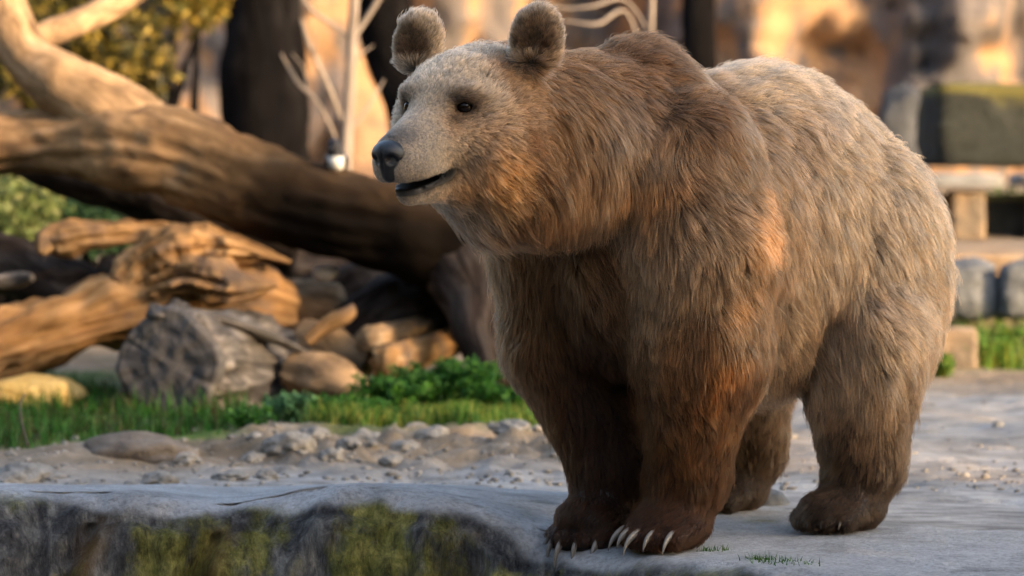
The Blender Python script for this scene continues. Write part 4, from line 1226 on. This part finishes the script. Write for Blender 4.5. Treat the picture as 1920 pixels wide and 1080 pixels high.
    c = mix(c, hc, head)
    for s in (-1, 1):
        c = mix(c, C(.15, .085, .045), blob(p, EYE[s] + UP * .012, .042) * .8)
        c = mix(c, C(.020, .012, .009), blob(p, EYE[s] + HF * .008, .030) * 1.15)
        c = mix(c, C(.06, .036, .022), blob(p, hh(.190, s * .066, 1.010), .019) * .85)
    # ears: pale rim, dark cup
    for s, ec in EARS:
        fo = HF * .97 + HL * s * (.22 if s > 0 else -.05); fo = fo / np.linalg.norm(fo)
        d = p - ec
        rad = np.linalg.norm(d - (d @ fo)[..., None] * fo, axis=-1)
        w = np.clip(1.7 - np.linalg.norm(d, axis=-1) / .06, 0, 1) * sstep(z, 1.12, 1.15)
        c = mix(c, C(.40, .33, .25), w * .85)
        inner = (1 - sstep(rad + .012 * n3, .030, .058)) * sstep(n @ fo, -.05, .3)
        c = mix(c, C(.085, .052, .032), inner * w * (.75 + .25 * sstep(-(d @ UP), -.02, .03)))
    c = mix(c, BLK, lipw(p))
    return np.clip(c, .004, 1)

def lipw(p):
    """how far a point lies on the black skin of the lips"""
    a, b, z = hcoord(p)
    line = .874 - (a - .27) * math.tan(.245)
    d = z - line + .004
    w = np.exp(-(d / np.where(d > 0, .012, .0175 + .004 * sstep(a, .22, .28))) ** 2) * sstep(a, .15, .18)
    return np.clip(w * 1.4, 0, 1)

# ---- skin mesh
bn = sd_grad(bv)
reg_v = regions(bv)
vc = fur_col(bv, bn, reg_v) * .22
bear = empty('brown_bear', tuple(S0))
tag(bear, 'large brown bear with tan flanks and dark legs standing on the stone ledge', 'bear')
skin, nt, ps = mat_new('bear_skin')
atn = nt.nodes.new('ShaderNodeAttribute'); atn.attribute_name = 'col'
nt.links.new(atn.outputs['Color'], ps.inputs['Base Color'])
ps.inputs['Roughness'].default_value = .55
ps.inputs['Specular IOR Level'].default_value = .3
body = mesh_obj('body', bv - S0, bf_, skin, bear)
ca = body.data.attributes.new('col', 'FLOAT_COLOR', 'POINT')
ca.data.foreach_set('color', np.concatenate([vc, np.ones((len(vc), 1))], 1).astype(np.float32).ravel())

# ---- fur
N_FUR = int(globals().get('N_FUR_OVERRIDE', 640000))
fr = np.random.default_rng(11)
tri = np.concatenate([bf_[:, [0, 1, 2]], bf_[:, [0, 2, 3]]])
A, B_, C_ = bv[tri[:, 0]], bv[tri[:, 1]], bv[tri[:, 2]]
area = np.linalg.norm(np.cross(B_ - A, C_ - A), axis=1) * .5
cen = (A + B_ + C_) / 3
tn = unit(np.cross(B_ - A, C_ - A))
facing = np.einsum('ij,ij->i', tn, unit(np.array([0, CAMY, CAMZ]) - cen))
regc = regions(cen)
dens = np.where(facing > -.35, 1.0, .22) * (1 + 3.0 * regc[6] + 1.6 * regc[5] + 2.0 * regc[8] + 6 * regc[7])
dens = dens * np.where(cen[:, 2] < .012, .0, 1)
w = area * dens
w = w / w.sum()
ti = fr.choice(len(tri), N_FUR, p=w)
r1, r2 = np.sqrt(fr.random(N_FUR)), fr.random(N_FUR)
P = A[ti] * (1 - r1)[:, None] + B_[ti] * (r1 * (1 - r2))[:, None] + C_[ti] * (r1 * r2)[:, None]
RG = regions(P)
NRM = unit(bn[tri[ti, 0]] * (1 - r1)[:, None] + bn[tri[ti, 1]] * (r1 * (1 - r2))[:, None] + bn[tri[ti, 2]] * (r1 * r2)[:, None])
# keep bare: lips, nose, eyeballs
keep = lipw(P) < .35
for s in (-1, 1): keep &= np.linalg.norm((P - EYE[s]) * np.array([1, 1, 1.45]), axis=1) > .0215
keep &= np.linalg.norm((P - hh(.352, 0, .928)) / np.array([1, 1, .95]), axis=1) > .034
P, NRM = P[keep], NRM[keep]
RG = tuple(r[keep] for r in RG)
n_ = len(P)
LEN = fur_len(P, RG)
FL = fur_flow(P, NRM, RG)
# wind the coat a little: low and middle frequency swirls
sw = np.stack([fbm(P, 4.5, 2, 20 + i) for i in range(3)], -1) * .9 + np.stack([fbm(P, 18, 2, 30 + i) for i in range(3)], -1) * .72
calm = 1 - .75 * RG[6] - .4 * RG[5] * (1 - RG[6])
FL = unit(FL) + sw * calm[:, None] * .8
T = unit(FL - np.einsum('ij,ij->i', FL, NRM)[:, None] * NRM)
lift = .46 + .42 * fbm(P, 16, 2, 40) + fr.normal(0, .06, n_)
lift = np.clip(lift, .12, .9)
lift = np.where(RG[8] > .3, .75, lift)
lift = lift * (1 - .45 * RG[6])
LEN = LEN * (1 + .40 * fbm(P, 24, 2, 50)) * fr.uniform(.62, 1.12, n_)
guard = fr.random(n_) < .06
LEN = np.where(guard & (RG[6] < .3), LEN * 1.25, LEN)
K = 6
S_ = np.linspace(0, 1, K)
T2 = unit(T + fr.normal(0, .20, (n_, 3)) - NRM * .05)
def strand(P, N, T, lift, L, s):
    lf = lift[:, None]; L = L[:, None]
    return P + L * (N * (lf * s * (1.15 - .75 * s)) + T * (s * (.80 + .20 * s)) * np.sqrt(np.maximum(1 - lf * lf * .6, .2)) - UP * (.10 * s * s))
pts = np.stack([strand(P, NRM, T2, lift, LEN, s) for s in S_], 1)
# clumps at two sizes
for spacing, amt, pw in ((.024, .32, 1.8), (.010, .50, 1.2)):
    ng = int(4.2 / spacing ** 2 * .9)
    ng = min(ng, n_ // 3)
    gi = fr.choice(n_, ng, replace=False)
    kd = KDTree(ng)
    for k_, v_ in enumerate(P[gi]): kd.insert(v_, k_)
    kd.balance()
    near = np.fromiter((kd.find(v_)[1] for v_ in P), dtype=np.int64, count=n_)
    g = gi[near]
    ok = (np.linalg.norm(P - P[g], axis=1) < spacing * 2.2) * (np.einsum('ij,ij->i', NRM, NRM[g]) > .3)
    short = sstep(LEN, .008, .03)
    am = amt * ok * short * fr.uniform(.5, 1.1, n_)
    gp = pts[g].copy()
    ratio = np.clip(LEN / np.maximum(LEN[g], 1e-4), .5, 1.6)
    gp = P[g][:, None] + (gp - P[g][:, None]) * ratio[:, None, None]
    pts = pts + (gp - pts) * (am[:, None] * (S_ ** pw)[None])[..., None]
    if spacing > .02:
        cl_big = fr.random(ng)[near]
    else:
        cl_small = fr.random(ng)[near]
# never through the ground it stands on
pts[..., 2] = np.maximum(pts[..., 2], .004)
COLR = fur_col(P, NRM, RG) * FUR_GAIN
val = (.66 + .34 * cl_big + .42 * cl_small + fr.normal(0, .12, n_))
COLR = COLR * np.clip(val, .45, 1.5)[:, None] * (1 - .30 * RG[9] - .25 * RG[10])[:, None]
hue = fr.normal(0, .05, n_) + (cl_big - .5) * .12
COLR = COLR * np.stack([1 + hue * .5, np.ones(n_), 1 - hue], -1)
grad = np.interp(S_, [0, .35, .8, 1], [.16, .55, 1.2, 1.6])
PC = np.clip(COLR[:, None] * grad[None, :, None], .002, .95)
rad0 = np.interp(LEN, [.004, .015, .06], [.00034, .00044, .00060])
RAD = rad0[:, None] * np.interp(S_, [0, .6, 1], [1, .85, .15])[None]
hc_ = bpy.data.hair_curves.new('fur')
hc_.add_curves([K] * n_)
hc_.attributes['position'].data.foreach_set('vector', (pts - S0).astype(np.float32).ravel())
ra = hc_.attributes.get('radius') or hc_.attributes.new('radius', 'FLOAT', 'POINT')
ra.data.foreach_set('value', RAD.astype(np.float32).ravel())
at_ = hc_.attributes.new('col', 'FLOAT_COLOR', 'POINT')
at_.data.foreach_set('color', np.concatenate([PC, np.ones((n_, K, 1))], -1).astype(np.float32).ravel())
fm = bpy.data.materials.new('bear_fur'); fm.use_nodes = True
nt = fm.node_tree
nt.nodes.clear()
out = nt.nodes.new('ShaderNodeOutputMaterial')
an = nt.nodes.new('ShaderNodeAttribute'); an.attribute_name = 'col'
hb = nt.nodes.new('ShaderNodeBsdfHairPrincipled')
hb.model = 'CHIANG'
hb.parametrization = 'COLOR'
hb.inputs['Roughness'].default_value = .40
hb.inputs['Radial Roughness'].default_value = .55
hb.inputs['Coat'].default_value = 0
hb.inputs['IOR'].default_value = 1.32
hb.inputs['Random Roughness'].default_value = .3
nt.links.new(an.outputs['Color'], hb.inputs['Color'])
df = nt.nodes.new('ShaderNodeBsdfDiffuse')
gl_ = nt.nodes.new('ShaderNodeMix'); gl_.data_type = 'RGBA'; gl_.blend_type = 'MULTIPLY'; gl_.inputs[0].default_value = 1
gl_.clamp_result = False
gl_.inputs[7].default_value = (1.75, 1.75, 1.75, 1)
nt.links.new(an.outputs['Color'], gl_.inputs[6]); nt.links.new(gl_.outputs[2], df.inputs['Color'])
mxs = nt.nodes.new('ShaderNodeMixShader'); mxs.inputs[0].default_value = .45
nt.links.new(hb.outputs[0], mxs.inputs[1]); nt.links.new(df.outputs[0], mxs.inputs[2])
nt.links.new(mxs.outputs[0], out.inputs['Surface'])
hc_.materials.append(fm)
fur = bpy.data.objects.new('fur', hc_)
link(fur, body)
print('strands', n_)
SC.cycles_curves.shape = 'RIBBONS'
SC.cycles_curves.subdivisions = 2

# ---- eyes, nose, claws
eye_m, nt, ps = mat_new('bear_eye')
ps.inputs['Base Color'].default_value = (.006, .0032, .002, 1)
ps.inputs['Roughness'].default_value = .07
ps.inputs['Specular IOR Level'].default_value = .22
def uv_ball(r, seg=20, ring=12):
    vs, fs = [], []
    for i in range(ring + 1):
        th = math.pi * i / ring
        for j in range(seg):
            ph = 2 * math.pi * j / seg
            vs.append((r * math.sin(th) * math.cos(ph), r * math.sin(th) * math.sin(ph), r * math.cos(th)))
    for i in range(ring):
        for j in range(seg):
            fs.append((i * seg + j, (i + 1) * seg + j, (i + 1) * seg + (j + 1) % seg, i * seg + (j + 1) % seg))
    return np.array(vs), fs
ev, ef = uv_ball(.0195)
for s in (-1, 1):
    mesh_obj('eye', ev + EYE[s] - S0 - (HF * .004), ef, eye_m, bear)
# nose pad with two nostrils
nose_m, nt, ps = mat_new('bear_nose')
ps.inputs['Base Color'].default_value = (.008, .008, .010, 1)
ps.inputs['Roughness'].default_value = .30
bp = nt.nodes.new('ShaderNodeBump'); bp.inputs['Strength'].default_value = .35; bp.inputs['Distance'].default_value = .001
vo = nt.nodes.new('ShaderNodeTexVoronoi'); vo.inputs['Scale'].default_value = 420
nt.links.new(vo.outputs['Distance'], bp.inputs['Height']); nt.links.new(bp.outputs[0], ps.inputs['Normal'])
hN = .0022
gN = [np.arange(-.05, .05, hN)] * 3
X, Y, Z = np.meshgrid(*gN, indexing='ij')
q = np.stack([X, Y, Z], -1)                       # a, b, z about the nose centre
def e3(c, r):
    d = (q - np.array(c)); r = np.array(r)
    k0 = np.linalg.norm(d / r, axis=-1); k1 = np.linalg.norm(d / r ** 2, axis=-1)
    return k0 * (k0 - 1) / np.maximum(k1, 1e-6)
sn = smin(e3((0, 0, .008), (.028, .036, .022)), e3((-.004, 0, -.016), (.022, .017, .022)), .014)
for s in (-1, 1):
    sn = -smin(-sn, e3((.022, s * .019, -.002), (.016, .0105, .0085)), .005)
    sn = -smin(-sn, e3((.012, s * .032, -.006), (.012, .006, .004)), .005)
sn = -smin(-sn, e3((.026, 0, -.010), (.008, .0016, .022)), .004)
nv, nf = surface_nets(sn, (-.05, -.05, -.05), hN)
nose_c = hh(.343, 0, .921)
nw = nose_c + nv[:, :1] * 1.1 * HF + nv[:, 1:2] * 1.12 * HL + nv[:, 2:3] * 1.38 * UP
mesh_obj('nose', nw - S0, nf[:, ::1], nose_m, bear)
# claws: curved tapering horns, one on every toe
claw_m, nt, ps = mat_new('claw_horn')
ramp = nt.nodes.new('ShaderNodeTexNoise'); ramp.inputs['Scale'].default_value = 60
cr = nt.nodes.new('ShaderNodeValToRGB')
cr.color_ramp.elements[0].color = (.06, .052, .045, 1); cr.color_ramp.elements[1].color = (.25, .22, .185, 1)
cr.color_ramp.elements[0].position = .35; cr.color_ramp.elements[1].position = .65
nt.links.new(ramp.outputs[0], cr.inputs[0]); nt.links.new(cr.outputs[0], ps.inputs['Base Color'])
ps.inputs['Roughness'].default_value = .4
dark_claw, nt, ps = mat_new('dark_claw_horn')
ps.inputs['Base Color'].default_value = (.09, .08, .07, 1); ps.inputs['Roughness'].default_value = .5
def claw_mesh(L, r, curl):
    vs, fs = [], []
    nS, nR = 9, 8
    for i in range(nS):
        t = i / (nS - 1)
        an_ = curl * t
        x = L * math.sin(an_) / curl; z = -L * (1 - math.cos(an_)) / curl
        rr = r * (1 - t ** 1.6) + .0006
        for j in range(nR):
            ph = 2 * math.pi * j / nR
            vs.append((x + math.sin(an_) * rr * math.cos(ph) * 1.25, rr * .75 * math.sin(ph), z + math.cos(an_) * rr * math.cos(ph) * 1.25))
    for i in range(nS - 1):
        for j in range(nR):
            fs.append((i * nR + j, i * nR + (j + 1) % nR, (i + 1) * nR + (j + 1) % nR, (i + 1) * nR + j))
    fs.append(tuple(range(nR))[::-1]); fs.append(tuple((nS - 1) * nR + j for j in range(nR)))
    return np.array(vs), fs
for g, tp, u in TOES:
    Lc = {'fl': .074, 'fr': .080}.get(g, .032) * (1 + .14 * math.sin(u * 2.3 + len(g) + tp[0] * 40))
    pit = {'fl': -.02, 'fr': -.45}.get(g, -.1)
    cv, cf = claw_mesh(Lc,   .0082 if g[0] == 'f' else .006, 1.35 + .15 * math.sin(u * 3.1))
    fw = unit(BF + BL * u * .07) * math.cos(pit) + UP * math.sin(pit)
    lt = np.cross(UP, fw); lt /= np.linalg.norm(lt)
    upv = np.cross(fw, lt)
    cw = tp + BF * .004 + UP * (.014 if g == 'fl' else .008) + cv[:, :1] * fw + cv[:, 1:2] * lt + cv[:, 2:3] * upv
    if g != 'fr': cw[:, 2] = np.maximum(cw[:, 2], .002)
    mesh_obj('claw', cw - S0, cf, claw_m if g[0] == 'f' else dark_claw, bear)

# added unseen crown: shades the bear, gaps cut along sun rays place the flecks
def added_crown_tree():
    u0, v0, zc, r = -.10, 7.0, 2.95, np.array([1.55, 1.2, 1.35])
    c = SU * u0 + SVV * v0
    root = empty('added_shade_tree', (c[0], c[1], -.1)); o_ = np.array(root.location)
    tag(root, 'added unseen leafy tree with gaps cut to fleck the bear with sun', 'tree', 'added trees outside the picture')
    g = np.random.default_rng(411)
    top = o_ + UP3 * (zc + .1)
    limb('trunk', [o_, o_ + UP3 * 1.0 + SU * .08, top], [.17, .14, .06], M['dark_trunk'], root, n=30, seg=14, seed=5, origin=o_)
    for k in range(8):
        e_ = top + SU * g.uniform(-.8, .8) * r[0] + SVV * g.uniform(-.7, .7) * r[1] + UP3 * g.uniform(-.6, .6) * r[2]
        limb('branch', [o_ + UP3 * 1.5, (o_ + UP3 * 2.0 + e_) / 2, e_], [.05, .035, .01], M['dark_trunk'], root, n=16, seg=8, seed=50 + k, origin=o_)
    q = g.uniform(-1, 1, (26000, 3))
    q = q[(np.abs(q) ** 4).sum(1) < 1][:15000]
    p = top + SU * (q[:, :1] * r[0]) + SVV * (q[:, 1:2] * r[1]) + UP3 * (q[:, 2:] * r[2])
    ts = np.array(to_sun)
    for tgt, rad in GAPS:
        d = p - tgt
        perp = d - (d @ ts)[:, None] * ts
        p = p[np.linalg.norm(perp, axis=1) > rad]
    leaves('foliage', p - o_, .14, pick_cols(len(p), GRN, .4, 9), M['leaf'], 9, root, .6)
GAPS = [(bb(-.02, .33, .80), .085), (bb(.0, .33, .66), .105), (bb(.06, .33, .52), .095), (hh(.09, .14, .88), .075), (hh(.21, .07, .99), .07), (bb(.21, .24, .84), .085), (bb(.05, .32, .36), .10), (bb(.28, .20, .90), .075)]  # spots on the bear that the cut gaps let the sun reach
added_crown_tree()
